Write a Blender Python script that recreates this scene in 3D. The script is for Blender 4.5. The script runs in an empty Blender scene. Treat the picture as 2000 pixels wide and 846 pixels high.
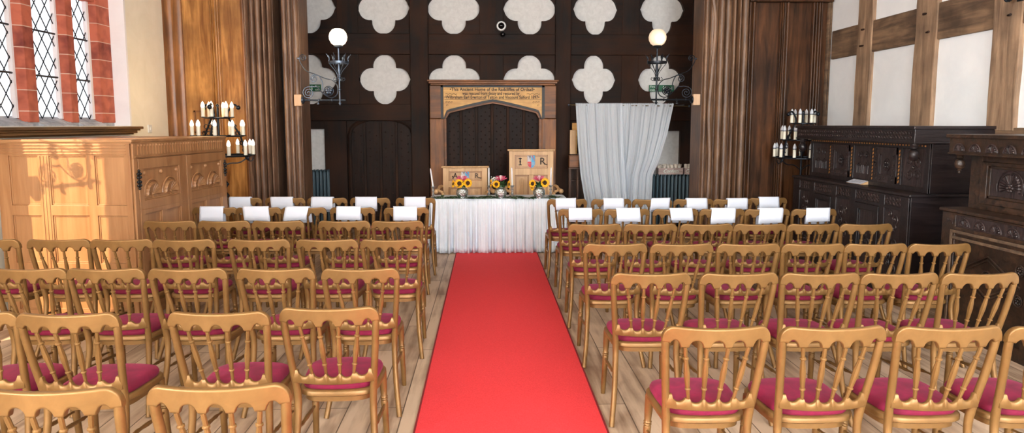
import bpy, bmesh, math, random
from mathutils import Vector, Matrix, Euler
PI = math.pi
S = bpy.context.scene
COL = S.collection
random.seed(7)

# ------------------------------------------------------------------ camera
F, PX, PY = 1333.0, 1000.0, 391.0           # focal length and principal point, px in a 2000x846 frame
CAMH = 1.72
PITCH = math.atan((PY-243.0)/F)
YAW = math.atan(50.0/F)*math.cos(PITCH)
cd = bpy.data.cameras.new('camera'); cam = bpy.data.objects.new('camera', cd); COL.objects.link(cam)
cd.sensor_fit = 'HORIZONTAL'; cd.sensor_width = 36; cd.lens = F/2000*36
cd.shift_y = -(423-PY)/2000.0; cd.clip_start = 0.05; cd.clip_end = 200
cam.location = (0, 0, CAMH); cam.rotation_euler = (PI/2-PITCH, 0, -YAW)
S.camera = cam
RC = Euler((PI/2-PITCH, 0, -YAW)).to_matrix()
def ray(px, py): return RC @ Vector(((px-PX)/F, -(py-PY)/F, -1))
def at(px, py, Y):                          # point on the plane y = Y
    d = ray(px, py); t = Y/d.y
    return (d.x*t, CAMH+d.z*t)
def ath(px, py, h):                         # point at height h
    d = ray(px, py); t = (h-CAMH)/d.z
    return (d.x*t, d.y*t)

# ------------------------------------------------------------------ world, sun, daylight fill, exposure
w = bpy.data.worlds.new('sky'); S.world = w; w.use_nodes = True
bg = w.node_tree.nodes['Background']; bg.inputs[0].default_value = (0.86, 0.92, 1.0, 1); bg.inputs[1].default_value = 1.0
def light(name, kind, loc, rot, energy, color, **kw):
    l = bpy.data.lights.new(name, kind); l.energy = energy; l.color = color
    for k, v in kw.items(): setattr(l, k, v)
    o = bpy.data.objects.new(name, l); COL.objects.link(o); o.location = loc; o.rotation_euler = rot
    return o
AZ, EL = math.radians(45), math.radians(42)
sd = Vector((math.sin(AZ)*math.cos(EL), math.cos(AZ)*math.cos(EL), -math.sin(EL)))
light('sun', 'SUN', (-8, -4, 9), sd.to_track_quat('-Z', 'Y').to_euler(), 7.5, (1.0, 0.74, 0.46), angle=0.009)
# added fill lamps, each just outside an unseen window, for daylight
light('window_fill', 'AREA', (-5.35, -2.3, 2.6), (0, -PI/2, 0), 1000, (0.92, 0.96, 1.0), shape='RECTANGLE', size=2.6, size_y=2.6)
light('window_fill', 'AREA', (-2.3, -4.35, 2.6), (PI/2, 0, 0), 130, (0.94, 0.97, 1.0), shape='RECTANGLE', size=2.6, size_y=2.8)
light('window_fill', 'AREA', (2.3, -4.35, 2.6), (PI/2, 0, 0), 620, (0.94, 0.97, 1.0), shape='RECTANGLE', size=2.6, size_y=2.8)
S.view_settings.view_transform = 'Standard'; S.view_settings.look = 'None'
S.view_settings.exposure = 0.85; S.view_settings.gamma = 1.0; S.view_settings.use_curve_mapping = False
S.cycles.use_denoising = True
S.cycles.max_bounces = 10; S.cycles.diffuse_bounces = 5; S.cycles.transparent_max_bounces = 12
S.cycles.caustics_reflective = False; S.cycles.caustics_refractive = False
S.cycles.sample_clamp_indirect = 6

# ------------------------------------------------------------------ materials
def lin(c):
    return tuple((x/255/12.92 if x/255 <= .04045 else ((x/255+.055)/1.055)**2.4) for x in c)
MATS = {}
def mat(name, rgb, rough=.5, metal=0.0, **kw):
    m = bpy.data.materials.new(name); m.use_nodes = True
    b = m.node_tree.nodes['Principled BSDF']
    b.inputs['Base Color'].default_value = (*lin(rgb), 1); b.inputs['Roughness'].default_value = rough
    b.inputs['Metallic'].default_value = metal
    for k, v in kw.items(): b.inputs[k.replace('_', ' ')].default_value = v
    MATS[name] = m
    return m
def N(m, t, **kw):
    n = m.node_tree.nodes.new(t)
    for k, v in kw.items(): setattr(n, k, v)
    return n
def vary(m, c1, c2, scale=(3, 3, 3), noise=4.0, detail=6, lo=.35, hi=.65, bump=0.0, bdist=.01, second=None, rrange=None, coord='Object'):
    """two-colour procedural noise with optional bump; scale stretches the pattern (wood grain)"""
    nt = m.node_tree; L = nt.links; b = nt.nodes['Principled BSDF']
    tc = N(m, 'ShaderNodeTexCoord'); mp = N(m, 'ShaderNodeMapping'); mp.inputs['Scale'].default_value = scale
    L.new(tc.outputs[coord], mp.inputs[0])
    nz = N(m, 'ShaderNodeTexNoise'); nz.inputs['Scale'].default_value = noise; nz.inputs['Detail'].default_value = detail
    nz.inputs['Roughness'].default_value = .62
    nz.inputs['Distortion'].default_value = .6
    L.new(mp.outputs[0], nz.inputs['Vector'])
    cr = N(m, 'ShaderNodeValToRGB'); e = cr.color_ramp.elements
    e[0].position = lo; e[0].color = (*lin(c1), 1); e[1].position = hi; e[1].color = (*lin(c2), 1)
    L.new(nz.outputs['Fac'], cr.inputs[0])
    out = cr.outputs[0]
    if second:                                # large blotches of wear: (colour, scale, amount)
        c3, sc, amt = second
        n2 = N(m, 'ShaderNodeTexNoise'); n2.inputs['Scale'].default_value = sc; n2.inputs['Detail'].default_value = 4
        L.new(tc.outputs[coord], n2.inputs['Vector'])
        r2 = N(m, 'ShaderNodeMapRange'); r2.inputs[1].default_value = .42; r2.inputs[2].default_value = .68
        r2.inputs[3].default_value = 0; r2.inputs[4].default_value = amt
        L.new(n2.outputs['Fac'], r2.inputs[0])
        mx = N(m, 'ShaderNodeMix', data_type='RGBA'); L.new(r2.outputs[0], mx.inputs[0])
        L.new(out, mx.inputs[6]); mx.inputs[7].default_value = (*lin(c3), 1); out = mx.outputs[2]
    L.new(out, b.inputs['Base Color'])
    if bump:
        bp = N(m, 'ShaderNodeBump'); bp.inputs['Strength'].default_value = bump; bp.inputs['Distance'].default_value = bdist
        L.new(nz.outputs['Fac'], bp.inputs['Height']); L.new(bp.outputs[0], b.inputs['Normal'])
    if rrange:
        rr = N(m, 'ShaderNodeMapRange'); rr.inputs[3].default_value = rrange[0]; rr.inputs[4].default_value = rrange[1]
        L.new(nz.outputs['Fac'], rr.inputs[0]); L.new(rr.outputs[0], b.inputs['Roughness'])
    return m
def wood(name, c1, c2, axis='z', rough=.5, bump=.3, second=None, fine=14, lo=.33, hi=.68, **kw):
    sc = {'x': (.09, 1, 1), 'y': (1, .09, 1), 'z': (1, 1, .09)}[axis]
    m = mat(name, c1, rough, **kw)
    return vary(m, c1, c2, sc, fine, 8, lo, hi, bump, .006, second, (rough*.8, min(1, rough*1.3)))

EW = ((10, 6, 4), (42, 24, 14))
wood('end_oak_v', *EW, 'z', .66, .5, ((78, 44, 22), 1.1, .4))
wood('end_oak_h', *EW, 'x', .66, .5, ((78, 44, 22), 1.3, .4))
wood('end_door', (22, 14, 11), (48, 32, 25), 'z', .45, .6)
wood('surround_oak_v', (92, 54, 26), (158, 102, 56), 'z', .5, .4, ((60, 34, 18), 2.2, .6))
wood('surround_oak_h', (86, 50, 24), (150, 96, 52), 'x', .5, .4, ((56, 32, 18), 2.2, .6))
wood('screen_oak', (92, 54, 26), (168, 112, 62), 'z', .33, .35, ((70, 40, 20), 1.6, .6))
wood('screen_oak_lit', (118, 72, 30), (206, 150, 84), 'z', .3, .35, ((96, 56, 24), 2.4, .55))  # lighter, warmer oak carries the golden light on the left panels
wood('pier_oak', (80, 56, 42), (146, 114, 90), 'z', .40, .6, ((66, 44, 32), 2.0, .55), 26)
wood('right_panel_oak', (40, 24, 14), (98, 62, 36), 'z', .36, .35, ((34, 20, 12), 1.8, .6))
wood('right_pier_oak', (78, 54, 38), (138, 104, 76), 'z', .42, .6, ((64, 42, 28), 2.0, .6), 26)
wood('timber_v', (112, 88, 68), (178, 146, 116), 'z', .8, .8, ((70, 54, 44), 3.0, .5))
wood('timber_h', (82, 64, 50), (148, 118, 90), 'y', .75, .6, ((50, 37, 28), 3.0, .7))
wood('sill_oak', (64, 42, 24), (122, 88, 52), 'y', .4, .4)
wood('light_oak', (144, 98, 60), (174, 128, 86), 'z', .38, .12, None, 10)
wood('light_oak_h', (148, 102, 62), (178, 132, 90), 'x', .38, .12, None, 10)
wood('throne_oak', (186, 146, 102), (214, 176, 130), 'z', .45, .12, None, 16)
wood('black_oak', (15, 12, 14), (42, 33, 34), 'y', .32, .7, ((54, 40, 36), 5, .25), 22)
wood('carved_oak', (24, 19, 21), (68, 53, 51), 'z', .3, 1.0, None, 40)
wood('worn_oak', (24, 18, 15), (78, 54, 38), 'y', .38, .6, ((20, 16, 15), 4, .75), 22)
wood('inlay_oak', (170, 110, 52), (196, 136, 76), 'z', .4, .1)
wood('plate_wood', (196, 160, 126), (214, 180, 146), 'z', .5, .1)
wood('crate_wood', (160, 136, 130), (200, 180, 172), 'x', .7, .3)
vary(mat('plaster_cream', (228, 222, 200), .85), (236, 232, 214), (244, 240, 224), (1, 1, 1), 3, bump=.05)
vary(mat('plaster_white', (226, 230, 234), .8), (236, 240, 244), (244, 247, 250), (1, 1, 1), 2.5, bump=.06, second=((222, 222, 222), 1.2, .3))
vary(mat('plaster_grey', (204, 204, 202), .85), (214, 214, 212), (228, 228, 226), (1, 1, 1), 14, bump=.08, bdist=.004)
vary(mat('ceiling_paint', (224, 220, 210), .9), (218, 214, 204), (228, 224, 214), (1, 1, 1), 2)
vary(mat('window_paint', (240, 242, 246), .6), (236, 238, 242), (244, 246, 250), (1, 1, 1), 2)
vary(mat('sill_stone', (170, 176, 184), .7), (140, 146, 156), (190, 196, 204), (1, 1, 1), 6, bump=.3)
mat('silver_ball', (200, 208, 206), .16, .9); mat('crystal', (228, 232, 234), .08, .0, Transmission_Weight=.75, IOR=1.5)
vary(mat('gold_paint', (126, 92, 50), .4, .45), (114, 82, 43), (142, 107, 62), (1, 1, 1), 5, lo=.3, hi=.7, bump=.05, rrange=(.34, .5))
vary(mat('gold_dark', (150, 108, 56), .36, .62), (142, 100, 50), (160, 120, 66), (1, 1, 1), 5, lo=.3, hi=.7, bump=.05)
vary(mat('velvet', (128, 4, 46), .85, 0, Sheen_Weight=.12, Sheen_Roughness=.4), (98, 2, 38), (136, 6, 58), (1, 1, 1), 9, lo=.3, hi=.7, bump=.15, bdist=.004)
MATS['velvet'].node_tree.nodes['Principled BSDF'].inputs['Sheen Tint'].default_value = (1, .25, .5, 1)
vary(mat('red_carpet', (212, 28, 34), .95, 0), (212, 44, 52), (230, 60, 66), (1, 1, 1), 160, 3, bump=.5, bdist=.004)
mat('carpet_edge', (120, 20, 24), .9)
vary(mat('table_cloth', (238, 238, 242), .8), (220, 230, 240), (230, 239, 248), (1, 1, 1), 6)
mat('paper', (206, 213, 226), .7); mat('ink', (30, 26, 26), .7); mat('iron', (38, 42, 48), .38, .75)
mat('steel_iron', (92, 104, 120), .34, .85); mat('brass_arm', (120, 104, 70), .35, .85)
mat('black', (14, 13, 13), .5); mat('black_gloss', (8, 8, 9), .06)
mat('candle_tube', (226, 222, 204), .45); mat('white_plastic', (226, 228, 226), .35)
mat('taper_wax', (238, 236, 238), .4, 0, Subsurface_Weight=.15)
mat('bulb_glass', (214, 220, 228), .12, .0, Alpha=.85)
mat('sign_green', (10, 92, 58), .4); mat('sign_white', (226, 240, 230), .4)
mat('radiator_paint', (66, 88, 98), .38, .15)
vary(mat('sunflower_petal', (246, 182, 20), .6), (240, 160, 10), (252, 200, 34), (1, 1, 1), 40)
vary(mat('sunflower_heart', (52, 30, 16), .9), (34, 20, 12), (84, 52, 24), (1, 1, 1), 160, bump=.8)
mat('protea_pink', (208, 84, 116), .6); mat('protea_white', (240, 226, 224), .7)
vary(mat('leaf_green', (46, 84, 44), .5), (34, 70, 38), (62, 104, 54), (1, 1, 1), 20)
mat('gypsophila', (226, 232, 224), .7)
mat('shield_red', (196, 44, 52), .5); mat('shield_blue', (70, 158, 200), .5); mat('shield_silver', (196, 192, 196), .5)
vary(mat('cone_paper', (226, 216, 200), .8), (206, 194, 178), (238, 230, 216), (1, 1, 1), 20)
wood('inscription_gold', (194, 142, 66), (226, 176, 96), 'x', .45, .15, ((150, 104, 44), 6, .4))
for k_ in ('end_oak_v', 'end_oak_h', 'end_door', 'right_panel_oak'): MATS[k_].node_tree.nodes['Principled BSDF'].inputs['Specular IOR Level'].default_value = .1 if k_ == 'end_door' else .25
# sandstone blocks with pale joints
m = mat('sandstone', (168, 84, 64), .85); nt = m.node_tree; L = nt.links
tc = N(m, 'ShaderNodeTexCoord'); sx = N(m, 'ShaderNodeSeparateXYZ'); L.new(tc.outputs['Object'], sx.inputs[0])
ml = N(m, 'ShaderNodeMath', operation='MULTIPLY'); ml.inputs[1].default_value = 1/.205; L.new(sx.outputs[2], ml.inputs[0])
fr = N(m, 'ShaderNodeMath', operation='FRACT'); L.new(ml.outputs[0], fr.inputs[0])
lt = N(m, 'ShaderNodeMath', operation='LESS_THAN'); lt.inputs[1].default_value = .045; L.new(fr.outputs[0], lt.inputs[0])
fl = N(m, 'ShaderNodeMath', operation='FLOOR'); L.new(ml.outputs[0], fl.inputs[0])
wn = N(m, 'ShaderNodeTexWhiteNoise', noise_dimensions='1D'); L.new(fl.outputs[0], wn.inputs['W'])
nz = N(m, 'ShaderNodeTexNoise'); nz.inputs['Scale'].default_value = 9; L.new(tc.outputs['Object'], nz.inputs['Vector'])
ad = N(m, 'ShaderNodeMath', operation='MULTIPLY_ADD'); ad.inputs[1].default_value = .55; L.new(wn.outputs[0], ad.inputs[0]); L.new(nz.outputs['Fac'], ad.inputs[2])
cr = N(m, 'ShaderNodeValToRGB'); cr.color_ramp.elements[0].position = .35; cr.color_ramp.elements[0].color = (*lin((116, 52, 46)), 1)
cr.color_ramp.elements[1].position = .95; cr.color_ramp.elements[1].color = (*lin((190, 104, 80)), 1); L.new(ad.outputs[0], cr.inputs[0])
mx = N(m, 'ShaderNodeMix', data_type='RGBA'); L.new(lt.outputs[0], mx.inputs[0]); L.new(cr.outputs[0], mx.inputs[6]); mx.inputs[7].default_value = (*lin((206, 176, 160)), 1)
L.new(mx.outputs[2], nt.nodes['Principled BSDF'].inputs['Base Color'])
# floor boards
m = mat('floor_boards', (150, 128, 106), .55); nt = m.node_tree; L = nt.links; b = nt.nodes['Principled BSDF']
tc = N(m, 'ShaderNodeTexCoord'); mp = N(m, 'ShaderNodeMapping'); mp.inputs['Rotation'].default_value = (0, 0, PI/2); L.new(tc.outputs['Object'], mp.inputs[0])
br = N(m, 'ShaderNodeTexBrick'); br.offset = .37; br.inputs['Scale'].default_value = 1; br.inputs['Brick Width'].default_value = 1.7; br.inputs['Row Height'].default_value = .17
br.inputs['Mortar Size'].default_value = .0035; br.inputs['Color1'].default_value = (.2, .2, .2, 1); br.inputs['Color2'].default_value = (.8, .8, .8, 1); br.inputs['Mortar'].default_value = (.5, .5, .5, 1)
L.new(mp.outputs[0], br.inputs['Vector'])
m2 = N(m, 'ShaderNodeMapping'); m2.inputs['Scale'].default_value = (1, .1, 1); L.new(tc.outputs['Object'], m2.inputs[0])
nz = N(m, 'ShaderNodeTexNoise'); nz.inputs['Scale'].default_value = 18; nz.inputs['Detail'].default_value = 8; L.new(m2.outputs[0], nz.inputs['Vector'])
n3 = N(m, 'ShaderNodeTexNoise'); n3.inputs['Scale'].default_value = 1.7; n3.inputs['Detail'].default_value = 5; L.new(tc.outputs['Object'], n3.inputs['Vector'])
a1 = N(m, 'ShaderNodeMath', operation='MULTIPLY_ADD'); a1.inputs[1].default_value = .45; L.new(br.outputs['Color'], a1.inputs[0]); L.new(nz.outputs['Fac'], a1.inputs[2])
a2 = N(m, 'ShaderNodeMath', operation='MULTIPLY_ADD'); a2.inputs[1].default_value = .8; L.new(n3.outputs['Fac'], a2.inputs[0]); L.new(a1.outputs[0], a2.inputs[2])
cr = N(m, 'ShaderNodeValToRGB'); e = cr.color_ramp.elements; e[0].position = .66; e[0].color = (*lin((126, 100, 80)), 1); e[1].position = .98; e[1].color = (*lin((196, 172, 148)), 1)
sc_ = N(m, 'ShaderNodeMath', operation='MULTIPLY'); sc_.inputs[1].default_value = .78; L.new(a2.outputs[0], sc_.inputs[0]); L.new(sc_.outputs[0], cr.inputs[0])
mx = N(m, 'ShaderNodeMix', data_type='RGBA'); L.new(br.outputs['Fac'], mx.inputs[0]); L.new(cr.outputs[0], mx.inputs[6]); mx.inputs[7].default_value = (*lin((92, 74, 60)), 1)
L.new(mx.outputs[2], b.inputs['Base Color'])
bp = N(m, 'ShaderNodeBump'); bp.inputs['Strength'].default_value = .2; bp.inputs['Distance'].default_value = .004; L.new(a1.outputs[0], bp.inputs['Height']); L.new(bp.outputs[0], b.inputs['Normal'])
# glass, globes, sheer cloth
def mix_transparent(name, rgb, fac, rough=.1, translucent=False):
    m = bpy.data.materials.new(name); m.use_nodes = True; nt = m.node_tree; L = nt.links; nt.nodes.remove(nt.nodes['Principled BSDF'])
    out = nt.nodes['Material Output']; tr = N(m, 'ShaderNodeBsdfTransparent'); ms = N(m, 'ShaderNodeMixShader'); ms.inputs[0].default_value = fac
    if translucent:
        d = N(m, 'ShaderNodeBsdfDiffuse'); d.inputs[0].default_value = (*lin(rgb), 1); t = N(m, 'ShaderNodeBsdfTranslucent'); t.inputs[0].default_value = (*lin(rgb), 1)
        g = N(m, 'ShaderNodeMixShader'); g.inputs[0].default_value = .3; L.new(d.outputs[0], g.inputs[1]); L.new(t.outputs[0], g.inputs[2])
    else:
        g = N(m, 'ShaderNodeBsdfGlossy'); g.inputs[0].default_value = (*lin(rgb), 1); g.inputs['Roughness'].default_value = rough
    L.new(tr.outputs[0], ms.inputs[1]); L.new(g.outputs[0], ms.inputs[2]); L.new(ms.outputs[0], out.inputs[0])
    MATS[name] = m
mix_transparent('window_glass', (235, 240, 250), .06)
mix_transparent('sheer', (232, 240, 248), .86, translucent=True)
def emis(name, rgb, st, base=(240, 236, 226)):
    m = mat(name, base, .3); b = m.node_tree.nodes['Principled BSDF']
    b.inputs['Emission Color'].default_value = (*lin(rgb), 1); b.inputs['Emission Strength'].default_value = st
emis('globe_lit', (255, 232, 200), 1.5); emis('globe_dim', (255, 218, 178), .34, (206, 196, 180))
emis('bulb_lit', (255, 244, 226), 1.0)

# ------------------------------------------------------------------ mesh helpers
class MB:
    def __init__(s, M=None): s.bm = bmesh.new(); s.M = M or Matrix()
    def v(s, p): return s.bm.verts.new(s.M @ Vector(p))
    def f(s, vs):
        try: return s.bm.faces.new(vs)
        except ValueError: return None
    def box(s, x0, x1, y0, y1, z0, z1):
        p = [s.v((x, y, z)) for z in (z0, z1) for y in (y0, y1) for x in (x0, x1)]
        for q in ((0, 2, 3, 1), (4, 5, 7, 6), (0, 1, 5, 4), (2, 6, 7, 3), (0, 4, 6, 2), (1, 3, 7, 5)): s.f([p[i] for i in q])
        return s
    def grid(s, rings, closed=True, cap=True):
        R = [[s.v(p) for p in r] for r in rings]; n = len(R[0])
        for a, b in zip(R, R[1:]):
            for i in range(n if closed else n-1): s.f((a[i], a[(i+1) % n], b[(i+1) % n], b[i]))
        if cap and closed: s.f(R[0][::-1]); s.f(R[-1])
        return s
    def tube(s, pts, r, seg=8, cap=True, loop=False, flat=1.0):
        pts = [Vector(p) for p in pts]; n = len(pts); rr = r if isinstance(r, (list, tuple)) else [r]*n
        rings = []; up = None
        for i, p in enumerate(pts):
            t = (pts[(i+1) % n]-pts[i-1]) if loop else (pts[min(i+1, n-1)]-pts[max(i-1, 0)])
            t.normalize()
            if up is None: up = Vector((0, 0, 1)) if abs(t.z) < .9 else Vector((0, 1, 0))
            a = up-t*up.dot(t)
            if a.length < 1e-4: a = t.orthogonal()
            a.normalize(); up = a; bvec = t.cross(a)
            rings.append([p+(a*math.cos(q)+bvec*math.sin(q)*flat)*rr[i] for q in [2*PI*k/seg for k in range(seg)]])
        if loop: rings.append(rings[0]); cap = False
        return s.grid(rings, True, cap)
    def lathe(s, prof, c=(0, 0, 0), seg=16, axis=(0, 0, 1)):
        q = Vector((0, 0, 1)).rotation_difference(Vector(axis).normalized()); c = Vector(c)
        rings = [[c+q @ Vector((max(r, 1e-4)*math.cos(2*PI*k/seg), max(r, 1e-4)*math.sin(2*PI*k/seg), z)) for k in range(seg)] for r, z in prof]
        return s.grid(rings)
    def sphere(s, c, r, seg=16, n=10, sz=1.0):
        return s.lathe([(r*math.sin(PI*i/n), -r*sz*math.cos(PI*i/n)) for i in range(n+1)], c, seg)
    def prism(s, poly, y0, y1):                # outline in x,z extruded along y
        a = [s.v((x, y0, z)) for x, z in poly]; b = [s.v((x, y1, z)) for x, z in poly]; n = len(a)
        s.f(a); s.f(b[::-1])
        for i in range(n): s.f((a[i], b[i], b[(i+1) % n], a[(i+1) % n]))
        return s
    def prismz(s, poly, z0, z1):               # plan outline extruded upwards
        a = [s.v((x, y, z0)) for x, y in poly]; b = [s.v((x, y, z1)) for x, y in poly]; n = len(a)
        s.f(a[::-1]); s.f(b)
        for i in range(n): s.f((a[i], a[(i+1) % n], b[(i+1) % n], b[i]))
        return s
    def build(s, name, m, parent=None, smooth=True, bevel=0, ang=40, sub=0, kind=None, label=None):
        bmesh.ops.recalc_face_normals(s.bm, faces=s.bm.faces)
        me = bpy.data.meshes.new(name); s.bm.to_mesh(me); s.bm.free()
        me.materials.append(MATS[m])
        if smooth:
            me.polygons.foreach_set('use_smooth', [True]*len(me.polygons)); me.set_sharp_from_angle(angle=math.radians(ang))
        o = bpy.data.objects.new(name, me); COL.objects.link(o)
        if parent: o.parent = parent
        if bevel:
            b = o.modifiers.new('bevel', 'BEVEL'); b.width = bevel; b.segments = 2; b.limit_method = 'ANGLE'
        if sub:
            b = o.modifiers.new('sub', 'SUBSURF'); b.levels = sub; b.render_levels = sub
        if kind: o['kind'] = kind
        if label: o['label'] = label
        return o
def tag(o, label, cat, group=None):
    o['label'] = label; o['category'] = cat
    if group: o['group'] = group
    return o
def thing(name, label, cat, loc=(0, 0, 0), rz=0, group=None):
    o = bpy.data.objects.new(name, None); COL.objects.link(o); o.location = loc; o.rotation_euler = (0, 0, rz)
    return tag(o, label, cat, group)
def struct_root(name, loc=(0, 0, 0)):
    o = bpy.data.objects.new(name, None); COL.objects.link(o); o.location = loc; o['kind'] = 'structure'; return o
def dup(root, loc=None, rz=None, label=None, group=None):
    def rec(o, p):
        c = o.copy(); COL.objects.link(c)
        if p: c.parent = p
        for ch in o.children: rec(ch, c)
        return c
    r = rec(root, None)
    if loc is not None: r.location = loc
    if rz is not None: r.rotation_euler = (0, 0, rz)
    if label: r['label'] = label
    if group: r['group'] = group
    return r
TRIM = [0]
def trim(mb, m, **kw):
    TRIM[0] += 1
    return mb.build('trim_%d' % TRIM[0], m, kind='structure', **kw)
def text(name, s_, m, M, size, parent=None, depth=.0015, width=None, align='CENTER', shear=0, bold=0):
    cu = bpy.data.curves.new(name, 'FONT'); cu.body = s_; cu.size = size; cu.extrude = depth; cu.align_x = align; cu.shear = shear
    cu.offset = bold; cu.resolution_u = 3; cu.space_line = 1.0
    t = bpy.data.objects.new('tmp', cu); COL.objects.link(t); bpy.context.view_layer.update()
    me = bpy.data.meshes.new_from_object(t.evaluated_get(bpy.context.evaluated_depsgraph_get()))
    bpy.data.objects.remove(t); bpy.data.curves.remove(cu)
    if width:
        xs = [v.co.x for v in me.vertices]; k = width/(max(xs)-min(xs))
        me.transform(Matrix.Scale(k, 4, (1, 0, 0)))
    me.transform(M); me.name = name; me.materials.clear(); me.materials.append(MATS[m])
    o = bpy.data.objects.new(name, me); COL.objects.link(o)
    if parent: o.parent = parent
    return o
def facing(x, y, z, rz=0): return Matrix.Translation((x, y, z)) @ Matrix.Rotation(rz, 4, 'Z') @ Matrix.Rotation(PI/2, 4, 'X')
def arc(cx, cz, r, a0, a1, n, y=0): return [(cx+r*math.cos(math.radians(a0+(a1-a0)*i/n)), y, cz+r*math.sin(math.radians(a0+(a1-a0)*i/n))) for i in range(n+1)]
def spiral(cx, cz, r, a0, turns, n=26, y=0, d=1, rmin=.15):
    return [(cx+r*(1-(1-rmin)*i/n)*math.cos(a0+d*2*PI*turns*i/n), y, cz+r*(1-(1-rmin)*i/n)*math.sin(a0+d*2*PI*turns*i/n)) for i in range(n+1)]
def smoothpts(pts, n=6):                       # Catmull-Rom through the points
    P = [Vector(p) for p in pts]; P = [P[0]*2-P[1]]+P+[P[-1]*2-P[-2]]; out = []
    for i in range(1, len(P)-2):
        for k in range(n):
            t = k/n; a, b, c, d = P[i-1:i+3]
            out.append(.5*((2*b)+(c-a)*t+(2*a-5*b+4*c-d)*t*t+(3*b-a-3*c+d)*t*t*t))
    return out+[P[-2]]

# ------------------------------------------------------------------ room shell
LX, LX2, RX, SY, EY, BY, CH = -4.30, -4.75, 4.76, 9.45, 11.4, -3.9, 4.9
def wall_holes(mb, axis, c0, c1, a0, a1, z0, z1, holes):   # slab between c0,c1 spanning a0..a1 with rectangular holes (a,b,z,z)
    hs = sorted(holes); cur = a0
    def bx(p, q, r, t):
        if q-p < 1e-4 or t-r < 1e-4: return
        if axis == 'x': mb.box(c0, c1, p, q, r, t)
        else: mb.box(p, q, c0, c1, r, t)
    for h in hs:
        bx(cur, h[0], z0, z1); bx(h[0], h[1], z0, h[2]); bx(h[0], h[1], h[3], z1); cur = h[1]
    bx(cur, a1, z0, z1)
MB().box(-5.2, 5, BY-.3, EY+.4, -.1, 0).build('floor', 'floor_boards', kind='structure', smooth=False)
MB().box(-5.2, 5, BY-.3, EY+.4, CH, CH+.1).build('ceiling', 'ceiling_paint', kind='structure', smooth=False)
W1 = (6.10, 8.49, 1.70, 3.9)
W2 = (4.22, 5.33, 1.10, 4.15)
W3 = (-3.6, -1.0, 1.2, 3.9)
mb = MB(); wall_holes(mb, 'x', LX-.45, LX, 5.75, SY+.1, 0, CH, [W1])
wall_holes(mb, 'x', LX2-.35, LX2, BY, 5.9, 0, CH, [W3, W2])
mb.build('wall_left', 'plaster_cream', kind='structure', smooth=False)
MB().box(-8.4, LX2-.36, 5.36, 5.56, 0, 8).build('wall_sun_block', 'sandstone', kind='structure', smooth=False)  # added unseen fin, keeps the sun out of the left window
MB().box(RX, RX+.15, BY, SY+.1, 0, CH).build('wall_right', 'plaster_white', kind='structure', smooth=False)
mb = MB(); wall_holes(mb, 'y', BY-.2, BY, -5.1, 5, 0, CH, [(-3.7, -.9, 1.3, 3.9), (.9, 3.7, 1.3, 3.9)])
mb.build('wall_rear', 'plaster_cream', kind='structure', smooth=False)
MB().box(-4.1, 4.4, EY+.03, EY+.2, 0, CH).build('wall_back', 'plaster_grey', kind='structure', smooth=False)
MB().box(-3.75, -3.6, SY+.4, EY+.03, 0, CH).build('wall_passage_left', 'end_oak_v', kind='structure', smooth=False)
MB().box(3.9, 4.05, SY+.4, EY+.03, 0, CH).build('wall_passage_right', 'end_oak_v', kind='structure', smooth=False)

# ---- left window: sandstone mullions, leaded lights
def leaded(mb, y0, y1, z0, z1, X, dw=.166, dh=.233, r=.0062):
    # diagonal cames clipped to the light
    s_ = dh/dw
    k = -int((z1-z0)/dh)-3
    while k < int((y1-y0)/dw)+int((z1-z0)/dh)+4:
        for sg in (1, -1):
            c = (z0 if sg > 0 else z0)+k*dh*sg*-1 if sg > 0 else z0+k*dh
            # line z = c + sg*s_*(y-y0)
            pts = []
            ya, yb = y0, y1
            za, zb = c, c+sg*s_*(y1-y0)
            def cut(za, zb, ya, yb):
                if za == zb: return None
                lo_, hi_ = (0.0, 1.0)
                for lim, above in ((z0, False), (z1, True)):
                    t = (lim-za)/(zb-za)
                    inc = zb > za
                    if above == inc: hi_ = min(hi_, t)
                    else: lo_ = max(lo_, t)
                if hi_-lo_ < 1e-3: return None
                return (ya+(yb-ya)*lo_, za+(zb-za)*lo_, ya+(yb-ya)*hi_, za+(zb-za)*hi_)
            q = cut(za, zb, ya, yb)
            if q: mb.tube([(X, q[0], q[1]), (X, q[2], q[3])], r, 4)
        k += 1
win = struct_root('window_1', (0, 0, 0))
Xs = -4.47
lights = [(6.41, 6.865), (7.085, 7.57), (7.76, 8.16)]
mull = [(6.10, 6.41), (6.865, 7.085), (7.57, 7.76), (8.16, 8.49)]
for a, b in mull:
    if b > 8.4: poly = [(Xs, a+.03), (Xs, b), (Xs-.14, b), (Xs-.14, a-.0)]
    elif a < 6.2: poly = [(Xs, a), (Xs, b-.03), (Xs-.14, b), (Xs-.14, a)]
    else: poly = [(Xs, a+.035), (Xs, b-.035), (Xs-.06, b), (Xs-.14, b), (Xs-.14, a), (Xs-.06, a)]
    MB().prismz(poly, 1.74, 3.9).build('mullion', 'sandstone', win, smooth=False, bevel=.006)
MB().box(Xs-.13, Xs-.01, 6.2, 8.4, 3.11, 3.26).build('transom', 'sandstone', win, smooth=False, bevel=.006)
for a, b in lights:
    for z0, z1 in ((1.78, 3.11), (3.26, 3.9)):
        mb = MB(); leaded(mb, a+.005, b-.005, z0, z1, Xs-.10)
        for z in ((2.215, 2.67) if z0 < 2 else (3.6,)): mb.tube([(Xs-.09, a, z), (Xs-.09, b, z)], .010, 6)
        mb.build('leaded_lattice', 'iron', win)
        MB().box(Xs-.113, Xs-.109, a, b, z0, z1).build('pane', 'window_glass', win, smooth=False)
    mb = MB(); mb.box(Xs-.12, Xs-.075, b-.03, b+.012, 1.78, 3.11); mb.build('window_frame', 'window_paint', win, smooth=False)
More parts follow.
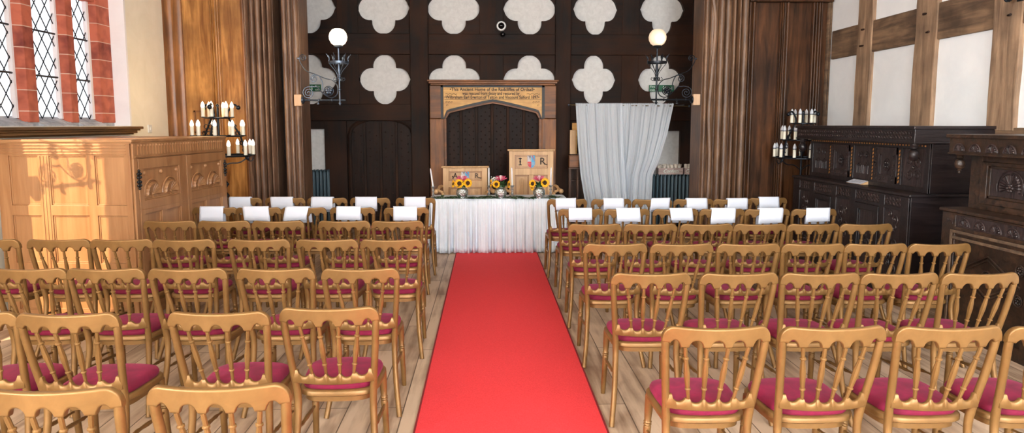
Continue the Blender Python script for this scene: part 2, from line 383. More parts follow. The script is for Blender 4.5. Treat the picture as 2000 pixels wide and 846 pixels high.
for a, b in lights: MB().prism([(0, 0)]*0 or [(Xs-.14, 1.70), (Xs+.03, 1.70), (Xs+.03, 1.715), (Xs-.14, 1.80)], a-.02, b+.04).build('sill_stone', 'sill_stone', win, smooth=False)
MB().box(Xs-.13, Xs-.015, 6.1, 8.49, 1.70, 1.745).build('sill_stone', 'sill_stone', win, smooth=False)
# painted reveal lining
MB().box(Xs-.02, LX+.004, 8.46, 8.495, 1.70, 3.9).build('reveal', 'window_paint', win, smooth=False)
mb = MB(); ys0, ys1 = 5.92, 8.52
for (p, z0, z1) in ((.13, 1.665, 1.695), (.105, 1.645, 1.665), (.08, 1.615, 1.645), (.05, 1.60, 1.615)): mb.box(LX-.17, LX+p, ys0, ys1-(.13-p), z0, z1)
mb.build('window_sill', 'sill_oak', win, smooth=False, bevel=.006)
# unseen windows added on the left and behind, shaped for sun and fill
for n_, (a, b, z0, z1), X in ((2, W2, LX2), (3, W3, LX2)):
    r_ = struct_root('window_%d' % n_)
    mb = MB(); k = max(1, round((b-a)/.9))
    for i in range(k+1):
        y = a+(b-a)*i/k
        if i in (0, k): continue
        mb.box(X-.25, X-.12, y-.06, y+.06, z0, z1)
    mb.box(X-.25, X-.12, a, b, z0-.0, z0+.05)
    mb.build('mullion', 'sandstone', r_, smooth=False)
    MB().box(X-.20, X-.196, a, b, z0, z1).build('pane', 'window_glass', r_, smooth=False)
for n_, xa, xb in ((4, -3.7, -.9), (5, .9, 3.7)):
    r_ = struct_root('window_%d' % n_); mb = MB()
    for i in range(1, 4): x = xa+(xb-xa)*i/4; mb.box(x-.06, x+.06, BY-.15, BY-.05, 1.3, 3.9)
    mb.build('mullion', 'sandstone', r_, smooth=False)
    MB().box(xa, xb, BY-.12, BY-.116, 1.3, 3.9).build('pane', 'window_glass', r_, smooth=False)
# light switch by the window
sw = thing('light_switch', 'small white switch plate on the cream wall right of the window', 'switch', (LX, 8.93, 1.665))
MB().box(0, .012, -.045, .045, -.05, .05).build('switch_plate', 'white_plastic', sw, bevel=.003)
MB().box(.012, .02, -.012, .012, -.02, .02).build('rocker', 'white_plastic', sw, bevel=.002)

# ---- panelled screens either side of the opening
def X8(px, y=300): return at(px, y, SY)[0]
def ribs(x0, x1, n, y, dep, seg=5, seed=1):     # plan profile of clustered mouldings
    R = random.Random(seed); ws = [R.uniform(.6, 1.4) for _ in range(n)]; t = sum(ws); x = x0; pts = []
    for i, w_ in enumerate(ws):
        w2 = (x1-x0)*w_/t; d = dep*(.45+.55*R.random())
        for k in range(seg+1):
            a = PI*k/seg; pts.append((x+w2*.08+(w2*.84)*(1-math.cos(a))/2, y-d*math.sin(a)**.7-.0))
        x += w2
    return pts
def pier(x0, x1, ya, yb, n, dep, m, seed):
    p = [(x0, yb), (x0, ya)]+ribs(x0, x1, n, ya, dep, 5, seed)+[(x1, ya), (x1, yb)]
    return trim(MB().prismz(p, 0, CH), m, ang=60)
# left screen
def screen_bay(x0, x1, m, mo, y=SY, z1=CH, zr=()):
    mb = MB(); mb.box(x0, x1, y+.03, y+.08, 0, z1); o = mb.build('wall_screen', m, kind='structure', smooth=False)
def moulding(x0, x1, m, y=SY, n=3, seed=3, z0=0, dep=.03, d2=.05):
    p = [(x0, y+.05), (x0, y)]+ribs(x0, x1, n, y, dep, 4, seed)+[(x1, y), (x1, y+.05)]
    return trim(MB().prismz(p, z0, CH), m, ang=60)
screen_bay(LX, X8(490), 'screen_oak_lit', None)
moulding(LX, X8(368), 'screen_oak', n=2, seed=2)
moulding(X8(422), X8(440), 'screen_oak_lit', n=4, seed=5)
moulding(X8(481), X8(489), 'screen_oak', n=1, seed=8, dep=.015)
mb = MB(); a_, z_ = at(378, 216, SY); b_, zb_ = at(400, 260, SY)
for q in ((a_, b_, z_-.02, z_), (a_, b_, zb_, zb_+.02), (a_, a_+.02, zb_, z_), (b_-.02, b_, zb_, z_)): mb.box(q[0], q[1], SY-.0, SY+.03, q[2], q[3])
trim(mb, 'screen_oak', smooth=False)
pier(X8(491), X8(545), SY-.05, SY+.35, 5, .12, 'pier_oak', 11)
MB().box(X8(543), X8(565), SY+.25, SY+.4, 0, CH).build('wall_screen', 'end_oak_v', kind='structure', smooth=False)
pier(X8(563), X8(596), SY-.1, SY+.35, 3, .09, 'pier_oak', 4)
# right screen
pier(X8(1362), X8(1402), SY-.1, SY+.35, 3, .09, 'right_pier_oak', 21)
pier(X8(1402), X8(1451), SY-.03, SY+.35, 4, .13, 'right_pier_oak', 22)
screen_bay(X8(1450), RX, 'right_panel_oak', None)
moulding(X8(1451), X8(1466), 'right_panel_oak', n=2, seed=31, dep=.05)
moulding(X8(1512), X8(1531), 'right_panel_oak', n=4, seed=32)
moulding(X8(1574), X8(1594), 'right_panel_oak', n=4, seed=33)
moulding(X8(1604), RX, 'timber_h', n=2, seed=34, dep=.04)
# twisted split and brace on the right pier, and headers over both screens
mb = MB(); tp = [at(x, y, SY-.16) for x, y in ((1391, -30), (1399, 40), (1393, 130), (1386, 220), (1387, 300), (1383, 400))]
mb.tube(smoothpts([(x, SY-.135, z) for x, z in tp]), .035, 8); trim(mb, 'right_pier_oak')
zt = at(1500, 5, SY)[1]
trim(MB().box(X8(1451), RX-.02, SY-.09, SY+.03, zt, CH), 'right_panel_oak', smooth=False, bevel=.01)
# beam over the opening (above the frame)
trim(MB().box(X8(563), X8(1402), SY-.1, SY+.3, 4.2, CH), 'pier_oak', smooth=False, bevel=.02)

# ---- right wall timber frame
XR = RX-.045
for a, b, wob in ((8.69, 8.36, .0), (7.49, 7.137, .01), (6.326, 5.986, -.01), (4.9, 4.58, 0), (3.2, 2.9, 0), (1.6, 1.3, 0), (-.2, -.5, 0)):
    mb = MB(); z = 0; R = random.Random(int(a*100)); rows = []
    for i in range(13):
        z = 1.66+i*(CH-1.66)/12; j = R.uniform(-.008, .008); rows.append([(XR+R.uniform(-.004, .004), b+j, z), (XR, a+j+R.uniform(-.01, .01), z), (RX+.01, a+j, z), (RX+.01, b+j, z)])
    mb.grid(rows); o = trim(mb, 'timber_v', smooth=False, bevel=.008)
    pg = MB()
    for zz in (2.7, 2.90): pg.tube([(XR-.012, (a+b)/2+R.uniform(-.08, .08), zz), (XR+.01, (a+b)/2, zz)], .012, 6)
    pg.build('peg', 'end_oak_v', o)
for a, b in ((9.36, 8.69), (8.36, 7.49), (7.137, 6.326), (5.986, 4.9), (4.58, 3.2), (2.9, 1.6), (1.3, -.2)):
    trim(MB().box(XR+.012, RX+.01, b, a, 2.605, 2.985), 'timber_h', smooth=False, bevel=.012)
trim(MB().box(XR+.01, RX+.01, -2, 9.4, 1.58, 1.69), 'timber_h', smooth=False, bevel=.01)
trim(MB().box(XR+.01, RX+.01, -2, 9.4, 3.9, 4.2), 'timber_h', smooth=False, bevel=.01)

# ---- end wall: framed quatrefoil boards
def X11(px, y=150): return at(px, y, EY)[0]
def Z11(py, x=950): return at(x, py, EY)[1]
def quatre(t, R=1.0):
    q = (t+PI/4) % (PI/2)-PI/4; d = .53*R; rc = .47*R
    r = d*math.cos(q)+math.sqrt(max(0, rc*rc-(d*math.sin(q))**2))
    return r+.045*R*max(0, 1-abs(q)/.09)
def qboard(x0, x1, z0, z1, cx, cz, a, b):
    n = 96; mb = MB(); y0, y1 = EY-.06, EY+.03; ring = []
    angs = sorted([2*PI*k/n for k in range(n)]+[math.atan2(zz-cz, xx-cx) % (2*PI) for xx in (x0, x1) for zz in (z0, z1)])
    inn, out = [], []
    for t in angs:
        c, s_ = math.cos(t), math.sin(t)
        t2 = math.atan2(s_/b, c/a); r = quatre(t2); p = (cx+a*r*math.cos(t2), cz+b*r*math.sin(t2))
        tx = ((x1 if c > 0 else x0)-cx)/c if abs(c) > 1e-9 else 1e9; tz = ((z1 if s_ > 0 else z0)-cz)/s_ if abs(s_) > 1e-9 else 1e9
        k = min(tx, tz); out.append((cx+c*k, cz+s_*k)); inn.append(p)
    m_ = len(angs); V = [[mb.v((p[0], y, p[1])) for p in L_] for L_ in (out, inn) for y in (y0, y1)]
    for i in range(m_):
        j = (i+1) % m_
        mb.f((V[0][i], V[0][j], V[2][j], V[2][i])); mb.f((V[1][i], V[3][i], V[3][j], V[1][j])); mb.f((V[2][i], V[2][j], V[3][j], V[3][i])); mb.f((V[0][i], V[1][i], V[1][j], V[0][j]))
    return trim(mb, 'end_oak_h', smooth=False)
cols = [(556, 663, 607, 50), (703, 803, 752, 47.5), (838, 937, 887.5, 49), (983, 1083, 1034, 49), (1113, 1212, 1160.5, 41), (1245, 1347, 1289, 41)]
r1t, r1b, r2t, r2b = Z11(-50), Z11(68), Z11(108), Z11(204)
for xa, xb, xc, rad in cols:
    up = 1.0
    qboard(X11(xa), X11(xb), r1b, r1t, X11(xc), Z11(18), rad/(F/EY), 48/(F/EY))
    qboard(X11(xa), X11(xb), r2b, r2t, X11(xc if xc < 1100 else xc-1.5), Z11(156), rad/(F/EY), 47/(F/EY))
for a, b in ((663, 703), (937, 983), (1212, 1245), (1347, 1420)):
    for z0, z1 in ((r1b, r1t), (r2b, r2t)): trim(MB().box(X11(a), X11(b), EY-.075, EY+.03, z0, z1), 'end_oak_v', smooth=False, bevel=.006)
for a, b in ((803, 838), (1083, 1113)): trim(MB().box(X11(a), X11(b), EY-.13, EY+.03, 0, CH), 'end_oak_v', smooth=False, bevel=.01)
for a, b in ((540, 803), (838, 1083), (1113, 1430)):
    trim(MB().box(X11(a), X11(b), EY-.11, EY+.03, r2t, r1b), 'end_oak_h', smooth=False, bevel=.01)
    trim(MB().box(X11(a), X11(b), EY-.11, EY+.03, Z11(236), r2b), 'end_oak_h', smooth=False, bevel=.01)
    trim(MB().box(X11(a), X11(b), EY-.11, EY+.03, r1t, CH), 'end_oak_h', smooth=False, bevel=.01)
# lower planking
zlow = Z11(236)
for a, b in ((540, 600), (632, 676), (1113, 1140), (1140, 1180), (1180, 1225), (1225, 1272), (1330, 1372), (1372, 1430)):
    trim(MB().box(X11(a), X11(b)-.006, EY-.06, EY+.03, 0, zlow), 'end_oak_v', smooth=False, bevel=.004)
for a, b, t_, bo in ((600, 632, 252, 334), (1272, 1330, 256, 345)):
    trim(MB().box(X11(a), X11(b), EY-.06, EY+.03, Z11(t_), zlow), 'end_oak_v', smooth=False)
    trim(MB().box(X11(a), X11(b), EY-.06, EY+.03, 0, Z11(bo)), 'end_oak_v', smooth=False)
# little painted lumps where the plaster has broken through
# left arched plank door
d1 = struct_root('door_1')
xa, xb = X11(681), X11(806); zsp, zap = Z11(264), Z11(228)
def tudor(xa, xb, zsp, zap, n=12):
    c = (xa+xb)/2; w_ = (xb-xa)/2; pts = []
    for i in range(n+1):
        t = -1+2*i/n; a = abs(t)
        pts.append((c+t*w_, zsp+(zap-zsp)*((1-a**5)**.5*.62+(1-a)*.38)))
    return pts
ar = tudor(xa, xb, zsp, zap, 28)
trim(MB().box(X11(676), X11(812), EY-.044, EY+.03, zsp-.05, zlow+.02), 'end_oak_h', smooth=False)
MB().prism([(xa, 0)]+ar+[(xb, 0)], EY-.05, EY+.029).build('door_leaf', 'end_door', d1, smooth=False)
mb = MB(); mb.tube([(xa, EY-.06, 0)]+[(x, EY-.06, z) for x, z in ar]+[(xb, EY-.06, 0)], .035, 6); mb.build('door_frame', 'end_oak_v', d1)
mb = MB()
for px in (711, 742, 773): x = X11(px); mb.box(x-.02, x+.02, EY-.08, EY-.045, 0, Z11(240))
mb.build('cover_strip', 'end_oak_v', d1, smooth=False, bevel=.004)
mb = MB()
for c0, c1 in ((684, 709), (714, 740), (745, 771), (776, 802)):
    for i in range(2):
        for j in range(15):
            x = X11(c0+(c1-c0)*(i+.5)/2); z = Z11(258)-j*.135-(i % 2)*.06
            if z > .05: mb.sphere((x, EY-.052, z), .011, 6, 4)
mb.build('studs', 'end_oak_h', d1)['kind'] = 'stuff'

# ---- doorway surround with inscription
SYF = EY-.32
def XS(px, py=300, Y=SYF): return at(px, py, Y)[0]
def ZS(py, px=960, Y=SYF): return at(px, py, Y)[1]
sr = struct_root('door_2')
for a, b in ((840, 868), (1058, 1086)):
    MB().box(XS(a), XS(b), SYF, EY-.1, 0, ZS(232)).build('door_post', 'surround_oak_v', sr, smooth=False, bevel=.01)
    MB().box(XS(a)+.004, XS(b)-.004, SYF-.006, EY-.1, ZS(232)+.003, ZS(167)).build('door_head', 'surround_oak_h', sr, smooth=False, bevel=.01)
mb = MB(); xl, xr = XS(836), XS(1090)
for g, y0, t0 in ((.05, 157, 160), (.03, 160, 164), (.0, 164, 167)): mb.box(xl+.06-g, xr-.06+g, SYF-.08-g, EY-.1, ZS(t0), ZS(y0)+.002)
mb.build('mantel_shelf', 'surround_oak_h', sr, smooth=False, bevel=.008)
# black lined frame and arch
fx0, fx1, fz1, fz0 = XS(862), XS(1063), ZS(166.5), ZS(232)
ix0, ix1, iz1 = XS(866.5), XS(1058), ZS(170.5)
mb = MB()
mb.box(fx0, ix0, SYF-.02, SYF+.1, fz0, fz1); mb.box(ix1, fx1, SYF-.02, SYF+.1, fz0, fz1); mb.box(fx0, fx1, SYF-.02, SYF+.1, iz1, fz1)
def archz(t, ap, sh): a = abs(t); return sh+(ap-sh)*(1-a)**.85 if a < .86 else None
def arch_pts(dx, up, n=30):
    c = (fx0+fx1)/2; w_ = (ix1-ix0)/2-dx; ap = ZS(194)+up; s1 = ZS(213)+up*.8; s0 = ZS(232); pts = []
    for i in range(n+1):
        t = -1+2*i/n; a = abs(t)
        z = ap-(ap-s1)*(a/.86)**1.15 if a <= .86 else s1-(s1-s0)*(1-math.sqrt(max(0, 1-((a-.86)/.14)**2)))
        pts.append((c+t*w_, z))
    return pts
A0, A1 = arch_pts(0, 0), arch_pts(.016, -.036)
for i in range(len(A0)-1): mb.prism([A0[i], A0[i+1], A1[i+1], A1[i]], SYF-.02, SYF+.1)
mb.build('black_lining', 'black', sr, smooth=False)
A2 = arch_pts(.045, -.065); mb = MB()
for i in range(len(A1)-1): mb.prism([A1[i], A1[i+1], A2[i+1], A2[i]], SYF+.02, SYF+.16)
mb.box(ix0, A2[0][0], SYF+.02, SYF+.16, 0, ZS(232)+.01); mb.box(A2[-1][0], ix1, SYF+.02, SYF+.16, 0, ZS(232)+.01)
mb.build('arch_moulding', 'surround_oak_h', sr, smooth=False)
MB().box(ix0, ix1, EY-.14, EY-.11, 0, ZS(185)).build('door_leaf', 'end_door', sr, smooth=False)
mb = MB()
for px in (901, 931, 961.5, 992, 1023): x = at(px, 300, EY-.16)[0]; mb.box(x-.022, x+.022, EY-.18, EY-.13, 0, ZS(192))
mb.build('cover_strip', 'end_oak_v', sr, smooth=False, bevel=.005)
mb = MB()
for c0 in (873, 903, 934, 964, 995, 1026):
    for i in range(3):
        for j in range(16):
            x = at(c0+6+i*8, 300, EY-.14)[0]; z = 1.98-j*.125-(i % 2)*.06
            if z > .05: mb.sphere((x, EY-.142, z), .011, 6, 4)
mb.build('studs', 'end_oak_h', sr)['kind'] = 'stuff'
# inscription board
ib = thing('inscription_board', 'gold board with black gothic lettering over the arched doorway', 'sign', (0, 0, 0))
mb = MB(); top = iz1; pts = A0
for i in range(len(pts)-1): mb.prism([(pts[i][0], pts[i][1]), (pts[i+1][0], pts[i+1][1]), (pts[i+1][0], top), (pts[i][0], top)], SYF, SYF+.08)
mb.build('board', 'inscription_gold', ib, smooth=False)
yb = SYF-.003
for s_, px, py, wd in (('\u2022This Ancient Home of the Radcliffes of Ordsall\u2022', 961.5, 177.5, 1.36), ('was rescued from decay and restored by', 959, 185.3, .92), ('\u2022Wilbraham Earl Egerton of Tatton and Viscount Salford 1897\u2022', 961, 192.8, 1.52)):
    x, z = at(px, py, yb)
    text('lettering', s_, 'ink', facing(x, yb, z), .072, ib, width=wd, bold=.0014)
mb = MB()
x0_, z0_ = at(868, 194.6, yb); x1_, _ = at(1057, 194, yb)
mb.box(x0_, x1_, yb, yb+.004, z0_-.002, z0_+.002)
for px0, px1, py in ((870, 892, 183.5), (1029, 1055, 183.5)):
    x0_, z0_ = at(px0, py, yb); x1_, _ = at(px1, py, yb)
    mb.tube([(x0_+(x1_-x0_)*i/12, yb, z0_+.008*math.sin(i*1.6)) for i in range(13)], .003, 4)
for sx_, c in ((1, 872), (-1, 1052)):
    for k in range(3):
        cx, cz = at(c+sx_*(k*5), 200+k*.2, yb); mb.tube(spiral(cx, cz, .02, 0, 1, 12, yb), .002, 4)
        cx, cz = at(c+sx_*1, 206, yb); mb.tube(spiral(cx, cz, .02, 0, 1, 12, yb), .002, 4)
mb.build('ornament', 'ink', ib)

# security cameras
x, z = at(979, 51, EY-.12)
sc = thing('security_camera', 'white ringed dome security camera with a black lens on the dark timber wall', 'camera', (x, EY-.11, z))
MB().lathe([(.080, 0), (.080, .03), (.072, .05), (.052, .055)], (0, 0, 0), 24, (0, -1, 0)).build('housing', 'white_plastic', sc)
MB().sphere((0, -.045, 0), .054, 18, 10).build('lens_dome', 'black_gloss', sc)
x, z = at(982, 67.5, EY-.12)
sc = thing('motion_sensor', 'small glossy black sensor ball just below the white security camera', 'sensor', (x, EY-.11, z))
MB().sphere((0, -.04, 0), .042, 16, 8).build('dome', 'black_gloss', sc)
MB().lathe([(.03, 0), (.03, .02)], (0, 0, 0), 14, (0, -1, 0)).build('mount', 'black', sc)

# exit signs
for (a, b, c, d, lab, mir) in ((590, 627, 165, 178, 'green and white fire exit sign with left arrow, on the left quatrefoil', 1), (1268, 1316, 166, 179, 'green and white fire exit sign on the right quatrefoil behind the wall lamp', -1)):
    x0_, z1_ = at(a, c, EY-.075); x1_, z0_ = at(b, d, EY-.075)
    sg = thing('exit_sign', lab, 'sign', (0, 0, 0), group='fire exit signs')
    MB().box(x0_, x1_, EY-.08, EY-.065, z0_, z1_).build('sign_plate', 'sign_green', sg, smooth=False)
    hh = z1_-z0_; yy = EY-.083
    text('lettering', 'Fire\nexit', 'sign_white', facing(x1_-.055 if mir > 0 else x0_+.055, yy, z0_+hh*.58), hh*.48, sg)
    cx = x0_+.045 if mir > 0 else x1_-.045; cz = (z0_+z1_)/2; k = -1 if mir > 0 else 1
    mb = MB(); mb.box(cx-.025, cx+.025, yy-.001, yy+.003, cz-.007, cz+.007); mb.prism([(cx+k*.034, cz), (cx+k*.008, cz+.03), (cx+k*.008, cz-.03)], yy-.001, yy+.003)
    px_ = (x0_+x1_)/2-.03*mir   # running figure and door
    mb.sphere((px_, yy, cz+.028), .009, 8, 6); mb.tube([(px_, yy, cz+.018), (px_-.006*mir, yy, cz-.008)], .008, 6)
    mb.tube([(px_-.006*mir, yy, cz-.008), (px_+.014, yy, cz-.022), (px_+.012, yy, cz-.036)], .004, 5); mb.tube([(px_-.006*mir, yy, cz-.008), (px_-.018, yy, cz-.03)], .004, 5)
    mb.tube([(px_-.02, yy, cz+.004), (px_, yy, cz+.014), (px_+.02, yy, cz+.002)], .0035, 5)
    mb.box(px_+.03, px_+.045, yy-.001, yy+.003, cz-.035, cz+.035)
    mb.build('pictogram', 'sign_white', sg)

# ------------------------------------------------------------------ wall lamps on scrolled brackets
def wall_lamp(label, loc, sgn, metal, globe, lit, rz=0, plate=True):
    t = thing('wall_lamp', label, 'lamp', loc, rz, 'globe lamps on scrolled iron brackets'); t.scale = (1.06,)*3
    M = Matrix.Diagonal((sgn, 1, 1, 1))
    if plate: MB(M).box(-.05, .04, -.03, .03, -.07, .07).build('back_plate', 'plate_wood', t, bevel=.004)
    mb = MB(M)
    mb.lathe([(.045, 0), (.045, .02), (.02, .035), (.013, .04)], (.04, 0, 0), 14, (1, 0, 0))
    mb.tube([(.04, 0, 0), (.58, 0, 0)], .011, 8)
    for x in (.12, .24, .40, .50): mb.lathe([(.012, 0), (.018, .006), (.018, .018), (.012, .024)], (x, 0, 0), 10, (1, 0, 0))
    mb.tube([(.24, 0, 0), (.24, 0, -.045)], .007, 6); mb.lathe([(.004, 0), (.02, .006), (.02, .014), (.004, .02)], (.24, 0, -.055), 10)
    mb.build('arm', metal, t)
    mb = MB(M)
    mb.tube([(.51, 0, -.06), (.51, 0, .645)], .011, 8)
    for z in (-.05, -.01, .12, .26, .30): mb.lathe([(.012, 0), (.021, .008), (.021, .016), (.012, .024)], (.51, 0, z), 10)
    mb.lathe([(.012, .30), (.022, .36), (.012, .46)], (.51, 0, 0), 10)
    mb.build('upright', metal, t)
    mb = MB(M); R = .0065
    mb.tube(smoothpts([(.03, 0, .52), (.025, 0, .49), (.06, 0, .42), (.11, 0, .36), (.22, 0, .32), (.34, 0, .27), (.42, 0, .25), (.475, 0, .20), (.49, 0, .13), (.47, 0, .06), (.41, 0, .03), (.35, 0, .05), (.28, 0, .11), (.23, 0, .17)]), R, 6)
    mb.tube(spiral(.07, .52, .045, PI, 1.6, d=-1), R, 6); mb.tube([(0, 0, .515), (.03, 0, .515)], .012, 6)
    mb.tube(spiral(.20, .265, .048, PI/2, -1.7, d=-1), R, 6); mb.tube(smoothpts([(.20, 0, .313), (.26, 0, .30), (.30, 0, .22), (.30, 0, .13)]), R, 6)
    mb.tube(spiral(.125, .09, .075, PI/2, 2.3, 44, rmin=.1), R, 6); mb.tube(smoothpts([(.125, 0, .165), (.165, 0, .17), (.2, 0, .165), (.23, 0, .17)]), R, 6); mb.tube([(.125, 0, 0), (.125, 0, .02)], R, 6)
    mb.build('scrollwork', metal, t)
    mb = MB(M); c = (.375, .115)
    mb.tube([(c[0]+.058*math.cos(a), 0, c[1]+.058*math.sin(a)) for a in [2*PI*k/24 for k in range(24)]], .006, 6, loop=True)
    for k in range(5): a = PI/2+2*PI*k/5; mb.sphere((c[0]+.028*math.cos(a), -.004, c[1]+.028*math.sin(a)), .022, 8, 6)
    mb.sphere((c[0], -.012, c[1]), .016, 8, 6)
    mb.build('rosette', metal, t)
    mb = MB(M)
    rg = [((.51+.125*math.cos(a)), .125*math.sin(a)) for a in [2*PI*k/28 for k in range(28)]]
    V = [[mb.v((x, y, z)) for x, y in rg] for z in (.455, .480)]; V2 = [[mb.v((.51+(x-.51)*.95, y*.95, z)) for x, y in rg] for z in (.455, .480)]
    for i in range(28):
        j = (i+1) % 28; mb.f((V[0][i], V[0][j], V[1][j], V[1][i])); mb.f((V2[0][i], V2[1][i], V2[1][j], V2[0][j])); mb.f((V[1][i], V[1][j], V2[1][j], V2[1][i])); mb.f((V[0][i], V2[0][i], V2[0][j], V[0][j]))
    for k in range(6):
        a = 2*PI*k/6+.3; cx, sy = math.cos(a), math.sin(a)
        mb.tube(smoothpts([(.51+.012*cx, .012*sy, .28), (.51+.03*cx, .03*sy, .34), (.51+.09*cx, .09*sy, .42), (.51+.122*cx, .122*sy, .46)]), .004, 5)
        mb.tube(smoothpts([(.51+.122*cx, .122*sy, .47), (.51+.115*cx, .115*sy, .52), (.51+.15*cx, .15*sy, .57)]), [.006]*6+[.011]*4+[.004]*3, 5)
        mb.tube(smoothpts([(.51+.012*cx, .012*sy, .27), (.51+.04*cx, .04*sy, .24), (.51+.07*cx, .07*sy, .255), (.51+.06*cx, .06*sy, .28), (.51+.05*cx, .05*sy, .268)]), .004, 5)
    mb.build('crown', metal, t)
    mb = MB(M); mb.lathe([(.012, .64), (.05, .655), (.058, .672), (.05, .68)], (.51, 0, 0), 18); mb.build('gallery', metal, t)
    MB(M).lathe([(.05, .675), (.085, .70), (.108, .745), (.112, .785), (.10, .83), (.07, .868), (.045, .878)], (.51, 0, 0), 24).build('globe_shade', globe, t)
    if lit:
        light('lamp_glow', 'POINT', (loc[0]+sgn*.51, loc[1]-.16, loc[2]+.77), (0, 0, 0), lit, (1.0, .82, .6), shadow_soft_size=.05)
    return t
xl_, zl_ = at(585, 196, SY-.16); wall_lamp('lit white globe lamp on scrolled bracket fixed to the left pier', (xl_, SY-.2, zl_), 1, 'steel_iron', 'globe_lit', 5)
xr_, zr_ = at(1357, 195, SY-.16); wall_lamp('dim etched globe lamp on black scrolled bracket fixed to the right pier', (xr_, SY-.2, zr_), -1, 'iron', 'globe_dim', 1)
wall_lamp('scrolled bracket lamp on the left wall, seen only by its shadow on the oak press', (LX2+.06, 5.29, 2.15), 1, 'iron', 'globe_dim', 0)
# iron hook at the top right
x, z = 0, 0
hk = thing('iron_bracket', 'black iron bracket on the timber post at the upper right edge', 'bracket', (XR, 6.0, 2.86))
mb = MB(); mb.box(-.02, 0, -.03, .03, -.06, .06); mb.build('bracket_plate', 'iron', hk, bevel=.003)
mb = MB(); mb.tube(smoothpts([(-.02, 0, 0), (-.09, 0, -.02), (-.13, 0, -.06), (-.16, 0, -.03)]), .012, 8); mb.lathe([(.002, -.07), (.03, -.05), (.035, -.03), (.01, -.01)], (-.11, 0, 0), 12); mb.build('hook', 'iron', hk)

# ------------------------------------------------------------------ carpet
o = MB().box(-.41, .672, .3, 9.04, .001, .010).build('aisle_carpet', 'red_carpet', smooth=False)
tag(o, 'long bright red carpet running down the aisle to the table', 'carpet')
mb = MB(); mb.box(-.416, -.405, .3, 9.04, .001, .0115); mb.box(.667, .678, .3, 9.04, .001, .0115); mb.build('bound_edge', 'carpet_edge', o, smooth=False)

